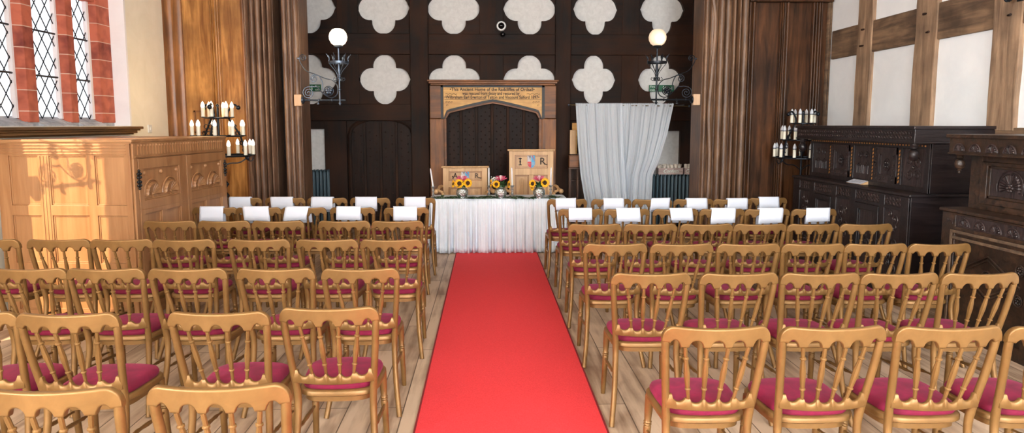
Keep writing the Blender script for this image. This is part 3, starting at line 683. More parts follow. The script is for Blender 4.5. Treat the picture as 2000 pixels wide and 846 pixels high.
# ------------------------------------------------------------------ chairs
def make_chair():
    t = thing('banquet_chair', 'x', 'chair')
    G = 'gold_paint'
    # top rail: columns with a rounded section on a bowed plan
    def zt(x):
        a = abs(x)
        if a < .178: return .888+.006*(a/.178)**2
        q = min(1, (a-.178)/.047); return .894-.052*(1-math.sqrt(max(0, 1-q*q)))
    socks = (-.132, -.044, .044, .132)
    def zb(x):
        a = abs(x)
        if a > .197: return .822-.0*(a-.197)
        if a > .153: return .806+.030*math.sin(PI*min(1, max(0, (a-.151)/.046)))**.6 if a < .197 else .82
        for i in range(3):
            l, r = socks[i], socks[i+1]
            if l <= x <= r:
                c = (l+r)/2; q = abs(x-c)/.044
                return .804 if q > .66 else .804+.031*math.sqrt(max(0, 1-(q/.66)**2))
        return .804
    def yb(x): return -.272-.034*(1-(x/.225)**2)
    xs = [-.2249, -.222, -.216, -.207, -.198]+[-.197+.394*i/90 for i in range(91)]+[.198, .207, .216, .222, .2249]
    mb = MB(); rings = []
    for x in xs:
        h1, h0, y = zt(x), zb(x), yb(x); th = .014; c = .006; lean = -.06
        m1 = h1-c-.004; m0 = min(h0+c+.004, m1-.001)
        P = [(-th+c, h0), (th-c, h0), (th-.002, h0+.002), (th, h0+c), (th, m0), (th, m1), (th, h1-c), (th-.002, h1-.002), (th-c, h1), (-th+c, h1), (-th+.002, h1-.002), (-th, h1-c), (-th, m1), (-th, m0), (-th, h0+c), (-th+.002, h0+.002)]
        rings.append([(x, y+dy+lean*(z-.85)*2.2, z) for dy, z in P])
    mb.grid(rings); mb.build('top_rail', G, t, ang=62)
    # posts that run on down as rear legs
    for s in (-1, 1):
        mb = MB(); pts = smoothpts([(.209*s, -.272, .845), (.206*s, -.262, .78), (.196*s, -.235, .65), (.184*s, -.205, .52), (.178*s, -.19, .44), (.178*s, -.196, .35), (.188*s, -.235, .18), (.214*s, -.312, 0)], 4)
        n = len(pts); mb.tube(pts, [.017]*(n//2)+[.0185-.003*(i/(n-n//2)) for i in range(n-n//2)], 10)
        mb.build('back_post', G, t)
    # spindles
    prof = [(.007, 0), (.008, .10), (.0085, .19), (.013, .205), (.013, .22), (.0085, .235), (.010, .27), (.0125, .42), (.0135, .52), (.012, .62), (.009, .75), (.0085, .765), (.0135, .78), (.0135, .80), (.0085, .815), (.009, .93), (.008, 1)]
    for sx_, bx_ in zip(socks, (-.096, -.032, .032, .096)):
        a = Vector((bx_, -.222-.012, .555)); b = Vector((sx_, yb(sx_)+.001, .806)); d = b-a
        mb = MB(); mb.lathe([(r, z*d.length) for r, z in prof], a, 8, d); mb.build('spindle', G, t)
    # lower cross rail with scalloped top
    xs = [-.19+.38*i/76 for i in range(77)]; lo_s = (-.096, -.032, .032, .096); rings = []; mb = MB()
    for x in xs:
        a = abs(x); z1 = .562
        for i in range(3):
            c = (lo_s[i]+lo_s[i+1])/2
            q = abs(x-c)/.032
            if q < .8: z1 = .562-.022*math.sqrt(1-(q/.8)**2)
        q = abs(a-.135)/.028
        if q < 1: z1 = .575-.030*math.sqrt(1-q*q)
        elif a > .163: z1 = .578
        elif a > .10: z1 = .562
        z0 = .515-.008*(1-(x/.19)**2); y = -.216-.022*(1-(x/.19)**2); th = .010
        rings.append([(x, y-th, z0+.003), (x, y-th+.003, z0), (x, y+th-.003, z0), (x, y+th, z0+.003), (x, y+th, z1-.004), (x, y+th-.004, z1), (x, y-th+.004, z1), (x, y-th, z1-.004)])
    mb.grid(rings); mb.build('cross_rail', G, t, ang=50)
    # seat frame: rounded trapezoid with a lip
    def seat_outline(g, n=40):
        P = []
        for i in range(n):
            a = 2*PI*i/n; c, s = math.cos(a), math.sin(a); e = .42
            x = abs(c)**e*(1 if c > 0 else -1); y = abs(s)**e*(1 if s > 0 else -1)
            w_ = .197+.010*y
            bow = .02*(1-x*x) if y > 0 else .012*(1-x*x)
            P.append(((w_-g)*x, .005+(.185-g)*y+(bow if y > 0 else -bow)))
        return P
    mb = MB(); rings = []
    for g, z in ((.022, .395), (.022, .42), (.008, .424), (0, .430), (0, .448), (.006, .455), (.02, .457)):
        rings.append([(x, y, z) for x, y in seat_outline(g)])
    mb.grid(rings); mb.build('seat_frame', G, t, ang=50)
    mb = MB(); rings = []
    for g, z in ((.022, .452), (.016, .462), (.014, .474), (.02, .488), (.04, .498), (.08, .505), (.13, .509), (.17, .510)):
        rings.append([(x, y, z) for x, y in seat_outline(g)])
    mb.grid(rings); mb.build('seat_cushion', 'velvet', t, ang=80)
    # front legs, side and cross stretchers
    lp = [(.014, 0), (.016, .10), (.0175, .45), (.0195, .60), (.0165, .62), (.0205, .635), (.0165, .65), (.0205, .665), (.0165, .68), (.020, .80), (.022, 1)]
    for s in (-1, 1):
        a = Vector((.189*s, .185, 0)); b = Vector((.175*s, .145, .425)); d = b-a
        mb = MB(); mb.lathe([(r, z*d.length) for r, z in lp], a, 10, d); mb.build('leg', G, t)
    for s in (-1, 1):
        a = Vector((.181*s, -.20, .27)); b = Vector((.183*s, .158, .24)); d = b-a
        mb = MB(); mb.lathe([(.006, 0), (.006, .06*1), (.011, .09), (.0085, .12), (.0115, d.length*.5), (.0085, d.length-.12), (.011, d.length-.09), (.006, d.length-.06), (.006, d.length)], a, 8, d); mb.build('stretcher', G, t)
    return t
chair = make_chair()
ORD = ['', 'first', 'second', 'third', 'fourth', 'fifth', 'sixth', 'seventh']
LROWS = [
 (387, [(772.5, 849.5), (683, 760), (599, 676), (516, 594), (430.5, 509)]),
 (406, [(749, 836), (642.5, 730.5), (546, 636), (457.5, 547), (374, 460)]),
 (432, [(724.5, 826), (619, 721), (489, 591), (384, 484.5), (277, 378)]),
 (468.5, [(702.5, 823), (576, 696), (440, 564), (295, 413), (173, 292), (46, 170), (-92, 29)]),
 (526, [(626, 777), (459, 610), (285, 436), (123, 273), (-30, 121)]),
 (609, [(539, 739), (315, 524), (19, 222), (-180, 20)]),
 (762, [(273, 562), (-66, 226)])]
RROWS = [
 (389.5, [(1071, 1146), (1157.5, 1233), (1237.5, 1314), (1319, 1394.5), (1396.5, 1470.5), (1465, 1539)]),
 (409, [(1092.5, 1179), (1183, 1270), (1277, 1366), (1369.5, 1456), (1458, 1545), (1550, 1637)]),
 (438, [(1112, 1214), (1222, 1323), (1332.5, 1433), (1438, 1537.5), (1544, 1642), (1646, 1747.5)]),
 (477, [(1142, 1265.5), (1274, 1396), (1404.5, 1527.5), (1534, 1653), (1657, 1777), (1783, 1903)]),
 (535, [(1196.5, 1353), (1370.5, 1528), (1534, 1684), (1690, 1842), (1847, 2003)]),
 (641, [(1294, 1517), (1528, 1748), (1757, 1976), (1975, 2200)])]
ROWN = {0: 'front row', 1: 'second row', 2: 'third row', 3: 'fourth row', 4: 'fifth row', 5: 'sixth row', 6: 'seventh row'}
CH_POS = {}
used = False
RR = random.Random(5)
for side, rows in (('left', LROWS), ('right', RROWS)):
    for ri, (y, spans) in enumerate(rows):
        for ci, (a, b) in enumerate(spans):
            yy = y
            if side == 'right' and ri == 0 and ci == 5: yy = 387
            if side == 'left' and ri == 5: yy = (603, 612, 615, 614)[ci]
            if side == 'left' and ri == 6: yy = (758, 765)[ci]
            rz = math.radians(RR.uniform(-1.3, 1.3))
            X, Y = ath((a+b)/2, yy, .893)
            off = Matrix.Rotation(rz, 2) @ Vector((0, -.318))
            loc = (X-off.x, Y-off.y, 0)
            what = 'gold chair with magenta seat and folded paper over its back' if ri < 2 else 'gold spindle back chair with magenta velvet seat'
            rank = ORD[ci+1]+' from the carpet'
            if side == 'left' and ri == 6: rank = ('largest, nearest the carpet', 'cut off at the left corner')[ci]
            lab = '%s, %s, %s %s' % ('gold chair, magenta seat' + (', paper over its back' if ri < 2 else ''), rank, side, ROWN[ri])
            gp = 'gold banquet chairs %s of the red carpet' % side
            if not used: c = chair; c.location = loc; c.rotation_euler = (0, 0, rz); c['label'] = lab; c['group'] = gp; used = True
            else: c = dup(chair, loc, rz, lab, gp)
            CH_POS[(side, ri, ci)] = (loc, rz)
# papers folded over the front two rows: (centre offset m, width m, hang m, skew)
PAPERS = {
 ('left', 0): [(-.004, .24, .135, 0), (-.036, .245, .13, .0), (-.053, .245, .135, .0), (-.032, .25, .13, .03), (-.012, .24, .16, .02)],
 ('left', 1): [(-.005, .235, .13, .0), (-.03, .245, .125, .0), (-.056, .235, .13, -.05), (-.018, .255, .135, .04), (-.02, .235, .15, .0)],
 ('right', 0): [(-.02, .225, .12, 0), (.02, .23, .12, 0), (.085, .22, .12, -.03), (.026, .235, .12, 0), (.045, .235, .12, -.02), (.0, .23, .12, 0)],
 ('right', 1): [(-.012, .23, .11, 0), (.0, .235, .125, .02), (.044, .225, .115, .02), (.006, .24, .14, -.03), (.03, .24, .14, -.04), (.024, .24, .125, -.02)]}
for (side, ri), L_ in PAPERS.items():
    for ci, (ox, wd, hg, sk) in enumerate(L_):
        loc, rz = CH_POS[(side, ri, ci)]
        R = random.Random(ri*10+ci+(50 if side == 'left' else 0))
        mb = MB(); rows = []; n = 10
        prof = [(-.030, -hg), (-.026, -hg*.6), (-.021, -hg*.25), (-.0175, -.006), (-.008, .007), (.004, .008), (.014, .002), (.020, -.02), (.030, -hg*.5), (.036, -hg*1.25)]
        fs = R.uniform(-.02, .02)
        for j, (dy, dz) in enumerate(prof):
            row = []
            for i in range(n+1):
                u = i/n-.5; x = ox+u*wd+(sk*(-dz)/hg*.5 if j < 4 else fs*j*.1)
                bow = -.272-.034*(1-(x/.225)**2)
                curl = .010*(2*u)**2*(max(0, -dz)/hg)*(1 if j > 5 else -1)
                droop = -sk*u*.35*(1 if j < 4 else .3)
                row.append((x, bow-.005+dy+curl, .899+dz+droop*(max(0, -dz)/hg)))
            rows.append(row)
        mb.grid(rows, closed=False)
        o = mb.build('folded_paper', 'paper', ang=180)
        sm = o.modifiers.new('thick', 'SOLIDIFY'); sm.thickness = .0012
        o.location = loc; o.rotation_euler = (0, 0, rz)
        tag(o, 'white paper folded over the chair back %s from the carpet, %s %s' % (ORD[ci+1], side, ROWN[ri]), 'paper', 'folded papers on the chair backs')

# ------------------------------------------------------------------ ceremony table
TX0, TX1, TY0, TY1, TZ = -.745, 1.07, 9.06, 9.60, .728
tb = thing('ceremony_table', 'long table fully covered by a gathered white cloth', 'table', ((TX0+TX1)/2, (TY0+TY1)/2, 0))
hw, hd = (TX1-TX0)/2, (TY1-TY0)/2
MB().box(-hw+.02, hw-.02, -hd+.02, hd-.02, TZ-.03, TZ-.006).build('tabletop', 'light_oak', tb, smooth=False)
for x in (-1, 1):
    for y in (-1, 1): mb = MB(); mb.tube([(x*(hw-.1), y*(hd-.08), 0), (x*(hw-.1), y*(hd-.08), TZ-.03)], .016, 8); mb.build('leg', 'steel_iron', tb)
cl = tag(MB().box(TX0, TX1, TY0, TY1, TZ-.005, TZ+.003).build('tablecloth', 'table_cloth', bevel=.003), 'white cloth with a gathered skirt covering the long table', 'tablecloth')
def skirt(p0, p1, n_per_m=230):
    mb = MB(); a, b = Vector(p0), Vector(p1); d = b-a; Ln = d.length; d.normalize(); nrm = Vector((d.y, -d.x)); n = int(Ln*n_per_m); R = random.Random(int(Ln*100)); ph = [R.uniform(0, 6) for _ in range(6)]
    rows = []
    for j in range(11):
        v = j/10; row = []
        for i in range(n+1):
            s_ = Ln*i/n
            fold = math.sin(s_*68+2.0*math.sin(s_*5.2+ph[0]))*.55+math.sin(s_*103+ph[1]+2*math.sin(s_*3+ph[3]))*.45
            fine = math.sin(s_*330+ph[2]+3*math.sin(s_*11))*.004*(1-v)**2
            amp = .006+.046*v**.8
            p = a+d*s_+nrm*(.008+.03*v+amp*fold*.8+fine+.012*v)
            row.append((p.x, p.y, (TZ-.002)*(1-v)+v*(.012+.004*math.sin(s_*23))))
        rows.append(row)
    mb.grid(rows, closed=False); return mb
for p0, p1 in (((TX0, TY0), (TX1, TY0)), ((TX1, TY0), (TX1, TY1)), ((TX0, TY1), (TX0, TY0))):
    o = skirt(p0, p1).build('skirt', 'table_cloth', cl, ang=180); sm = o.modifiers.new('thick', 'SOLIDIFY'); sm.thickness = .002
TT = TZ+.004
def on_table(px, py): return ath(px, py, TT)
# silver mosaic vases
def ball_vase(label, x, y):
    t = thing('ball_vase', label, 'vase', (x, y, TT), 0, 'silver mosaic vases on the table')
    mb = MB(); n = 14
    pr = [(.035, 0), (.05, .004)]+[(.082*math.sin(math.radians(a)), .080-.080*math.cos(math.radians(a))) for a in range(40, 150, 9)]+[(.044, .152), (.040, .150), (.038, .11)]
    mb.lathe(pr, (0, 0, 0), 30); o = mb.build('bowl', 'silver_ball', t, ang=8, smooth=False)
    return t
m = MATS['silver_ball']; nt = m.node_tree; L = nt.links
tc = N(m, 'ShaderNodeTexCoord'); vo = N(m, 'ShaderNodeTexVoronoi'); vo.inputs['Scale'].default_value = 90; L.new(tc.outputs['Object'], vo.inputs['Vector'])
bp = N(m, 'ShaderNodeBump'); bp.inputs['Strength'].default_value = .9; bp.inputs['Distance'].default_value = .006; L.new(vo.outputs['Distance'], bp.inputs['Height']); L.new(bp.outputs[0], nt.nodes['Principled BSDF'].inputs['Normal'])
def petals(mb, c, nrm, r0, r1, n, w_, lift=.2, th=.002):
    q = Vector((0, 0, 1)).rotation_difference(Vector(nrm).normalized()); c = Vector(c)
    for k in range(n):
        a = 2*PI*k/n; ca, sa = math.cos(a), math.sin(a); row = []
        for i, (t, ww) in enumerate(((0, .35), (.3, .9), (.6, 1), (.85, .6), (1, .08))):
            r = r0+(r1-r0)*t; z = lift*(r1-r0)*math.sin(t*2.2)
            row.append([c+q @ Vector((r*ca-s*w_*ww*sa, r*sa+s*w_*ww*ca, z+dz)) for s, dz in ((-1, 0), (0, th*2), (1, 0), (0, -th))])
        mb.grid(row)
def sunflower(label, base, c, nrm, r):
    t = thing('sunflower', label, 'flower', base, 0, 'sunflowers on the table'); b = Vector(base); cc = Vector(c)-b
    mb = MB(); petals(mb, cc, nrm, r*.38, r, 16, r*.16, .25); q = Vector(nrm).normalized(); petals(mb, cc-q*.004, nrm, r*.38, r*.9, 15, r*.16, .1); mb.build('petals', 'sunflower_petal', t)
    mb = MB(); mb.lathe([(r*.46, -.004), (r*.47, .004), (r*.36, .012), (r*.18, .010), (.001, .009)], cc, 18, nrm); mb.build('flower_heart', 'sunflower_heart', t)
    mb = MB(); mb.tube(smoothpts([(0, 0, 0), tuple((cc-q*.03)*.6), tuple(cc-q*.003)]), .004, 6); mb.build('stem', 'leaf_green', t)
def protea(label, base, c):
    t = thing('protea', label, 'flower', base, 0, 'pink proteas on the table'); cc = Vector(c)-Vector(base)
    mb = MB(); q0 = cc
    for ring, (n, tilt, ln) in enumerate(((14, 1.15, .098), (12, .8, .095), (9, .45, .08))):
        for k in range(n):
            a = 2*PI*(k+.5*ring)/n; d = Vector((math.cos(a)*math.sin(tilt), math.sin(a)*math.sin(tilt), math.cos(tilt)))
            mb.tube([q0, q0+d*ln*.35, q0+d*ln*.8, q0+d*ln], [.004, .009, .007, .0015], 5, flat=.5)
    mb.build('bracts', 'protea_pink', t)
    mb = MB(); mb.sphere(q0+Vector((0, 0, .035)), .03, 14, 8, 1.2)
    for k in range(14):
        a = 2.399*k; tl = .1+.5*(k/14); d = Vector((math.cos(a)*math.sin(tl), math.sin(a)*math.sin(tl), math.cos(tl))); mb.tube([q0+Vector((0, 0, .03)), q0+Vector((0, 0, .03))+d*.045], [.008, .002], 5)
    mb.build('flower_heart', 'protea_white', t)
    mb = MB(); mb.tube([(0, 0, 0), tuple(cc)], .005, 6); mb.build('stem', 'leaf_green', t)
def leaf(mb, c, d, up, ln, wd):
    c = Vector(c); d = Vector(d).normalized(); up = Vector(up); s_ = d.cross(up).normalized(); up = s_.cross(d).normalized(); rows = []
    for t, ww in ((0, .08), (.2, .7), (.45, 1), (.75, .65), (1, .04)):
        p = c+d*ln*t-up*ln*.18*t*t
        rows.append([p-s_*wd*ww+up*wd*.25*ww, p+up*.0012, p+s_*wd*ww+up*wd*.25*ww, p-up*.0012])
    mb.grid(rows)
VS = [(903, 'leftmost'), (978, 'middle'), (1053, 'rightmost')]
for vi, (px, nm) in enumerate(VS):
    x, y = on_table(px, 387.5); ball_vase('silver mosaic ball vase with sunflowers, %s of the three on the table' % nm, x, y)
    b = (x, y, TT+.155); z = TT
    R = random.Random(40+vi)
    specs = {0: [((-.035, -.055, .235), (-.15, -1, .15), .066), ((.075, -.045, .24), (.5, -1, .1), .064), ((-.115, -.01, .225), (-1, -.4, .1), .05)],
             1: [((-.06, -.06, .225), (-.1, -1, .1), .054), ((.105, -.01, .22), (1, -.35, .0), .052), ((-.125, .0, .235), (-1, -.2, .1), .05)],
             2: [((-.09, -.03, .23), (-.8, -1, .1), .058), ((.07, -.05, .245), (.45, -1, .15), .068), ((-.095, 0, .185), (-1, -.5, -.2), .05)]}[vi]
    side = (('wide open facing front', 'turned right', 'turned left'), ('small, facing front', 'turned right', 'turned left'), ('upper left', 'largest, facing front', 'lower left'))[vi]
    for (c, nr, r), sd_ in zip(specs, side):
        sunflower('yellow sunflower %s in the %s silver vase' % (sd_, nm), (x, y, z+.12), (x+c[0], y+c[1], z+c[2]-.03), nr, r)
    protea('pink and white protea above the sunflowers in the %s vase' % nm, (x, y, z+.12), (x+(.0, .0, .0)[vi], y, z+.235))
    mb = MB()
    for k in range(26):
        a = 2.4*k; el_ = R.uniform(.0, .9); d = (math.cos(a)*math.cos(el_), math.sin(a)*math.cos(el_), math.sin(el_)); leaf(mb, (d[0]*.02, d[1]*.02, .03), d, (0, 0, 1), R.uniform(.07, .125), R.uniform(.014, .022))
    mb.sphere((0, 0, .02), .045, 12, 8)
    o = mb.build('foliage', 'leaf_green'); o.location = (x, y, TT+.14); tag(o, 'dark green leaves filling the %s silver vase' % nm, 'foliage', 'foliage in the vases')
    if vi == 1:
        mb = MB()
        for k in range(60): mb.sphere((-.08+R.uniform(-.05, .04), -.03+R.uniform(-.03, .03), .10+R.uniform(-.05, .06)), .006, 6, 4)
        for k in range(8): mb.tube([(0, 0, .02), (-.08+R.uniform(-.05, .04), -.03, .10+R.uniform(-.05, .06))], .0012, 4)
        o = mb.build('gypsophila', 'gypsophila'); o.location = (x, y, TT+.13); tag(o, 'sprig of tiny white flowers left in the middle vase', 'flower'); o['kind'] = 'stuff'
# candlesticks and tapers
for (px, py, tilt, nm) in ((846, 386, -.13, 'at the left end of the table, its candle leaning'), (955, 385.5, .0, 'left of the middle vase'), (1000.5, 385.5, -.03, 'right of the middle vase'), (1075.5, 385, .02, 'at the right of the right vase')):
    x, y = on_table(px, py)
    if px > 850: y += .12; x = at(px, 380, y)[0]
    t = thing('candlestick', 'glass candlestick %s' % nm, 'candlestick', (x, y, TT), 0, 'glass candlesticks on the table')
    MB().lathe([(.038, 0), (.04, .008), (.022, .018), (.011, .03), (.02, .045), (.011, .06), (.013, .08), (.022, .095), (.012, .108), (.014, .125), (.026, .142), (.026, .15), (.012, .148), (.011, .13)], (0, 0, 0), 12).build('stem', 'crystal', t, ang=25)
    MB().lathe([(.03, 0), (.032, .004), (.03, .006)], (0, 0, .147), 14).build('drip_pan', 'crystal', t)
    tp = thing('taper_candle', 'white taper candle in the glass candlestick %s' % nm.replace(', its candle leaning', ''), 'candle', (x, y, TT+.15), 0, 'white taper candles on the table')
    tp.rotation_euler = (0, tilt, 0)
    MB().lathe([(.011, -.01), (.011, .18), (.009, .23), (.006, .245), (.002, .25)], (0, 0, 0), 12).build('wax', 'taper_wax', tp)
    MB().tube([(0, 0, .245), (0, 0, .256)], .0012, 5).build('wick', 'ink', tp)
# leaf garland along the front of the table
mb = MB(); R = random.Random(3); vine = []
for k in range(150):
    x = -.68+1.66*k/150
    gaps = ((-.36, -.28), (.14, .2))
    y = TY0+.045+.02*math.sin(x*9); a = R.choice((-1, 1))*R.uniform(.2, 2.6)
    if abs(x+.33) < .05 or abs(x-.20) < .05 or abs(x-.75) < .06: continue
    leaf(mb, (x, y, TT+.006+R.uniform(0, .012)), (math.cos(a), math.sin(a)*.6, R.uniform(.0, .3)), (0, 0, 1), R.uniform(.06, .12), R.uniform(.016, .028))
mb.tube([(-.68+1.66*i/40, TY0+.045+.02*math.sin((-.68+1.66*i/40)*9)+(.04 if abs(-.68+1.66*i/40+.33) < .1 or abs(-.68+1.66*i/40-.20) < .1 or abs(-.68+1.66*i/40-.75) < .1 else 0), TT+.004) for i in range(41)], .003, 5)
tag(mb.build('leaf_garland', 'leaf_green'), 'dark green leaf garland lying along the front edge of the white table', 'garland')

# ------------------------------------------------------------------ carved oak armchairs behind the table
def letter_group(t, chars, Y, xs, z, size):
    for ch, x in zip(chars, xs):
        text('letter', ch, 'ink', facing(x, Y, z), size, t, depth=.003)
def flourish(mb, x, z, Y, k=1):
    mb.tube(spiral(x, z, .012*k, 0, 1, 10, Y), .004, 5)
def throne(label, px0, px1, pytop, Y, letters, sh, py_l):
    x0, zt = at(px0+3, pytop, Y); x1, _ = at(px1-3, pytop, Y); cx = (x0+x1)/2; hw = (x1-x0)/2
    t = thing('oak_armchair', label, 'chair', (cx, Y, 0), 0, 'carved oak armchairs behind the table')
    MB().box(-hw-.025, hw+.025, -.02, .06, zt-.028, zt).build('crest_rail', 'throne_oak', t, bevel=.01)
    top = zt-.028
    mid = at(px0, {0: 311, 1: 355}[sh[2]], Y)[1] if False else None
    mb = MB()
    zp1, zp0 = sh[0], sh[1]              # upper panel top / bottom
    fr = .085
    mb.box(-hw, -hw+fr, 0, .045, 0.0, top); mb.box(hw-fr, hw, 0, .045, 0.0, top)
    mb.box(-hw+.002, hw-.002, .0015, .0435, zp1, top-.001); mb.box(-hw+.002, hw-.002, .0015, .0435, zp0-.10, zp0); mb.box(-.035, .035, .003, .042, .42, zp0-.1); mb.box(-hw+.002, hw-.002, .0015, .0435, .36, .46)
    mb.build('back_frame', 'throne_oak', t, smooth=False, bevel=.004)
    mb = MB(); mb.box(-hw+.02, hw-.02, .032, .042, .40, top-.02)
    for a, b in ((-hw+fr, -.035), (.035, hw-fr)):
        for k in range(4): x = a+(b-a)*(.35+.1*k); mb.box(x-.006, x+.006, .018, .034, .48, zp0-.14-.02*abs(k-1.5))
    mb.build('back_panel', 'throne_oak', t, smooth=False, bevel=.003)
    mb = MB()
    for (a, b, c, d) in ((-hw+fr, hw-fr, zp0, zp1), (-hw+fr, -.035, .46, zp0-.10), (.035, hw-fr, .46, zp0-.10)):
        for (p, q, u_, v_) in ((a, a+.008, c, d), (b-.008, b, c, d), (a, b, c, c+.008), (a, b, d-.008, d)): mb.box(p, q, .010, .033, u_, v_)
        for (p, q, u_, v_) in ((a+.018, a+.024, c+.018, d-.018), (b-.024, b-.018, c+.018, d-.018), (a+.018, b-.018, c+.018, c+.024), (a+.018, b-.018, d-.024, d-.018)): mb.box(p, q, .024, .033, u_, v_)
    mb.build('moulding', 'light_oak', t, smooth=False)  # darker oak bars draw the recess shadow lines in colour
    zc = (zp1+zp0)/2; lh = (zp1-zp0)*.52
    for ch, xx in ((letters[0], -.165 if sh[3] else -.15), (letters[1], .17)):
        x = xx; text('letter', ch, 'ink', facing(x, .016, zc-lh*.42), lh*1.45, t, depth=.004)
        mb = MB()
        if ch == 'R': mb.tube(smoothpts([(x+.03, .014, zc-lh*.3), (x+.06, .014, zc-lh*.42), (x+.09, .014, zc-lh*.32), (x+.085, .014, zc-lh*.2)]), .006, 5)
        if ch == 'I':
            for s in (-1, 1): mb.box(x-.024, x+.024, .012, .02, zc+s*lh*.46-.006, zc+s*lh*.46+.006)
            mb.sphere((x, .014, zc), .013, 8, 6)
        if ch == 'A':
            for q in ((-.04, -.1), (.04, -.1), (0, .5), (-.035, -.42), (.035, -.42)): mb.sphere((x+q[0], .014, zc+lh*q[1]), .009, 8, 6)
        mb.build('letter_flourish', 'ink', t)
    # shield
    sw_, shh = .055, (zp1-zp0)*.46
    def half(xa, xb, za, zb): return [(xa, za), (xb, za), (xb, zb), (xa, zb)]
    q = {'shield_silver': [(-sw_, zc+shh), (0, zc+shh), (0, zc), (-sw_, zc)], 'shield_blue': [(0, zc+shh), (sw_, zc+shh), (sw_, zc-shh*.45), (sw_*.6, zc-shh*.85), (0, zc-shh)], 'shield_red': [(-sw_, zc), (0, zc), (0, zc-shh), (-sw_*.6, zc-shh*.85), (-sw_, zc-shh*.45)]}
    s0 = MB().prism([(x*1.06, zc+(z-zc)*1.05) for x, z in [(-sw_, zc+shh), (sw_, zc+shh), (sw_, zc-shh*.45), (sw_*.6, zc-shh*.85), (0, zc-shh), (-sw_*.6, zc-shh*.85), (-sw_, zc-shh*.45)]], .012, .02).build('shield', 'shield_silver', t, smooth=False)
    for k_, poly in q.items(): MB().prism(poly, .006, .012).build('shield_quarter', k_, s0, smooth=False)
    mb = MB()
    for k in (0, 1): mb.prism([(-sw_+.012+k*.022, zc+shh*.98), (-sw_+.024+k*.022, zc+shh*.98), (-.004, zc+shh*(.12+k*.35)), (-.004, zc+shh*(-.02+k*.35)+.01)], .002, .007)
    mb.build('shield_bend', 'ink', s0, smooth=False)
    mb = MB(); mb.prism([(.006, zc+shh*.98), (.02, zc+shh*.98), (sw_-.004, zc+shh*.22), (sw_-.004, zc+shh*.05)], .002, .007); mb.build('shield_bend', 'shield_red', s0, smooth=False)
    mb = MB()
    for k in range(3): mb.box(.006, sw_-.006, .002, .007, zc-shh*(.15+.2*k)-.003, zc-shh*(.15+.2*k)+.003)
    for cx_ in (-.045, -.02): mb.sphere((cx_, .006, zc-shh*.35), .007, 8, 6)
    mb.build('shield_charge', 'shield_silver', s0, smooth=False)
    # seat, arms and legs towards the table
    MB().box(-hw+.01, hw-.01, -.40+.02, .02, .38, .43).build('seat', 'throne_oak', t, bevel=.006)
    for s in (-1, 1):
        mb = MB(); mb.tube(smoothpts([(s*(hw+.02), .02, .80), (s*(hw+.045), -.1, .80), (s*(hw+.06), -.24, .765), (s*(hw+.075), -.33, .76)]), [.022]*12+[.03]*7, 8); mb.sphere((s*(hw+.08), -.35, .755), .036, 12, 8); mb.build('armrest', 'throne_oak', t)
        mb = MB(); mb.lathe([(.022, 0), (.022, .36), (.03, .38), (.03, .43), (.018, .46), (.026, .56), (.016, .66), (.022, .74)], (s*(hw-.02), -.35, 0), 12); mb.build('leg', 'throne_oak', t)
        mb = MB(); mb.tube([(s*(hw-.02), -.35, .74), (s*(hw+.05), -.31, .765)], .02, 8); mb.build('arm_support', 'throne_oak', t)
YT = 10.2
throne('low backed oak armchair carved with letters A and R', 862, 955, 324.5, YT, 'AR', (at(900, 335, YT)[1], at(900, 353, YT)[1], 0, 0), 0)
throne('tall backed oak armchair carved with letters I and R', 991.5, 1084, 291.5, YT, 'IR', (at(1030, 303, YT)[1], at(1030, 329, YT)[1], 1, 1), 0)

# ------------------------------------------------------------------ curtains on a rod
YC = 10.6
rx0, rz0 = at(1111, 205, YC); rx1, rz1 = at(1346, 207.5, YC)
rd = thing('curtain_rod', 'thin curtain rod holding the sheer white curtains', 'rod', (rx0, YC, rz0))
mb = MB(); mb.tube([(0, 0, 0), (rx1-rx0, 0, rz1-rz0)], .008, 8); mb.build('rod', 'brass_arm', rd)
for x, z in ((0, 0), (rx1-rx0, rz1-rz0)): MB().sphere((x, 0, z), .016, 10, 8).build('finial', 'steel_iron', rd)
for x in (.08, rx1-rx0-.08): mb = MB(); mb.tube([(x, 0, 0), (x, EY-.12-YC, 0)], .007, 6); mb.build('bracket', 'steel_iron', rd)
def curtain(label, fl, fr, y, nf, seed, dy):
    R = random.Random(seed); ph = [R.uniform(0, 6.28) for _ in range(8)]; rows = []; nu, nv = 220, 44
    z1 = at(1200, 202, YC)[1]
    for j in range(nv+1):
        v = j/nv; z = z1*(1-v)+.03*v; row = []
        xl = fl(z); xr = fr(z)
        for i in range(nu+1):
            u = i/nu
            f_ = math.sin(u*nf*6.28+ph[0]+1.5*math.sin(u*5+ph[1])+.8*v*math.sin(u*9+ph[4]))*.6+math.sin(u*nf*1.7*6.28+ph[2])*.3+math.sin(u*nf*.45*6.28+ph[3]+v*1.5)*.7
            ruf = math.sin(u*nf*4.1*6.28+ph[5])*.006*max(0, 1-v*14)
            amp = .016+.022*v
            if abs(z-rz0) < .02: amp = .012
            uu = u+.012*math.sin(u*40+ph[6])*v
            row.append((xl+(xr-xl)*uu, y+dy*v+amp*f_*.8+ruf, z+(.006*math.sin(u*nf*4*6.28) if j == 0 else 0)))
        rows.append(row)
    mb = MB(); mb.grid(rows, closed=False); o = mb.build('sheer_curtain', 'sheer', ang=180)
    tag(o, label, 'curtain', 'sheer white curtains'); return o
def lerp_tab(tab):
    pts = sorted((at(x, y, YC)[1], at(x, y, YC)[0]) for x, y in tab)
    def f(z):
        if z <= pts[0][0]: return pts[0][1]
        for (a, xa), (b, xb) in zip(pts, pts[1:]):
            if z <= b: t = (z-a)/(b-a); return xa+(xb-xa)*t
        return pts[-1][1]
    return f
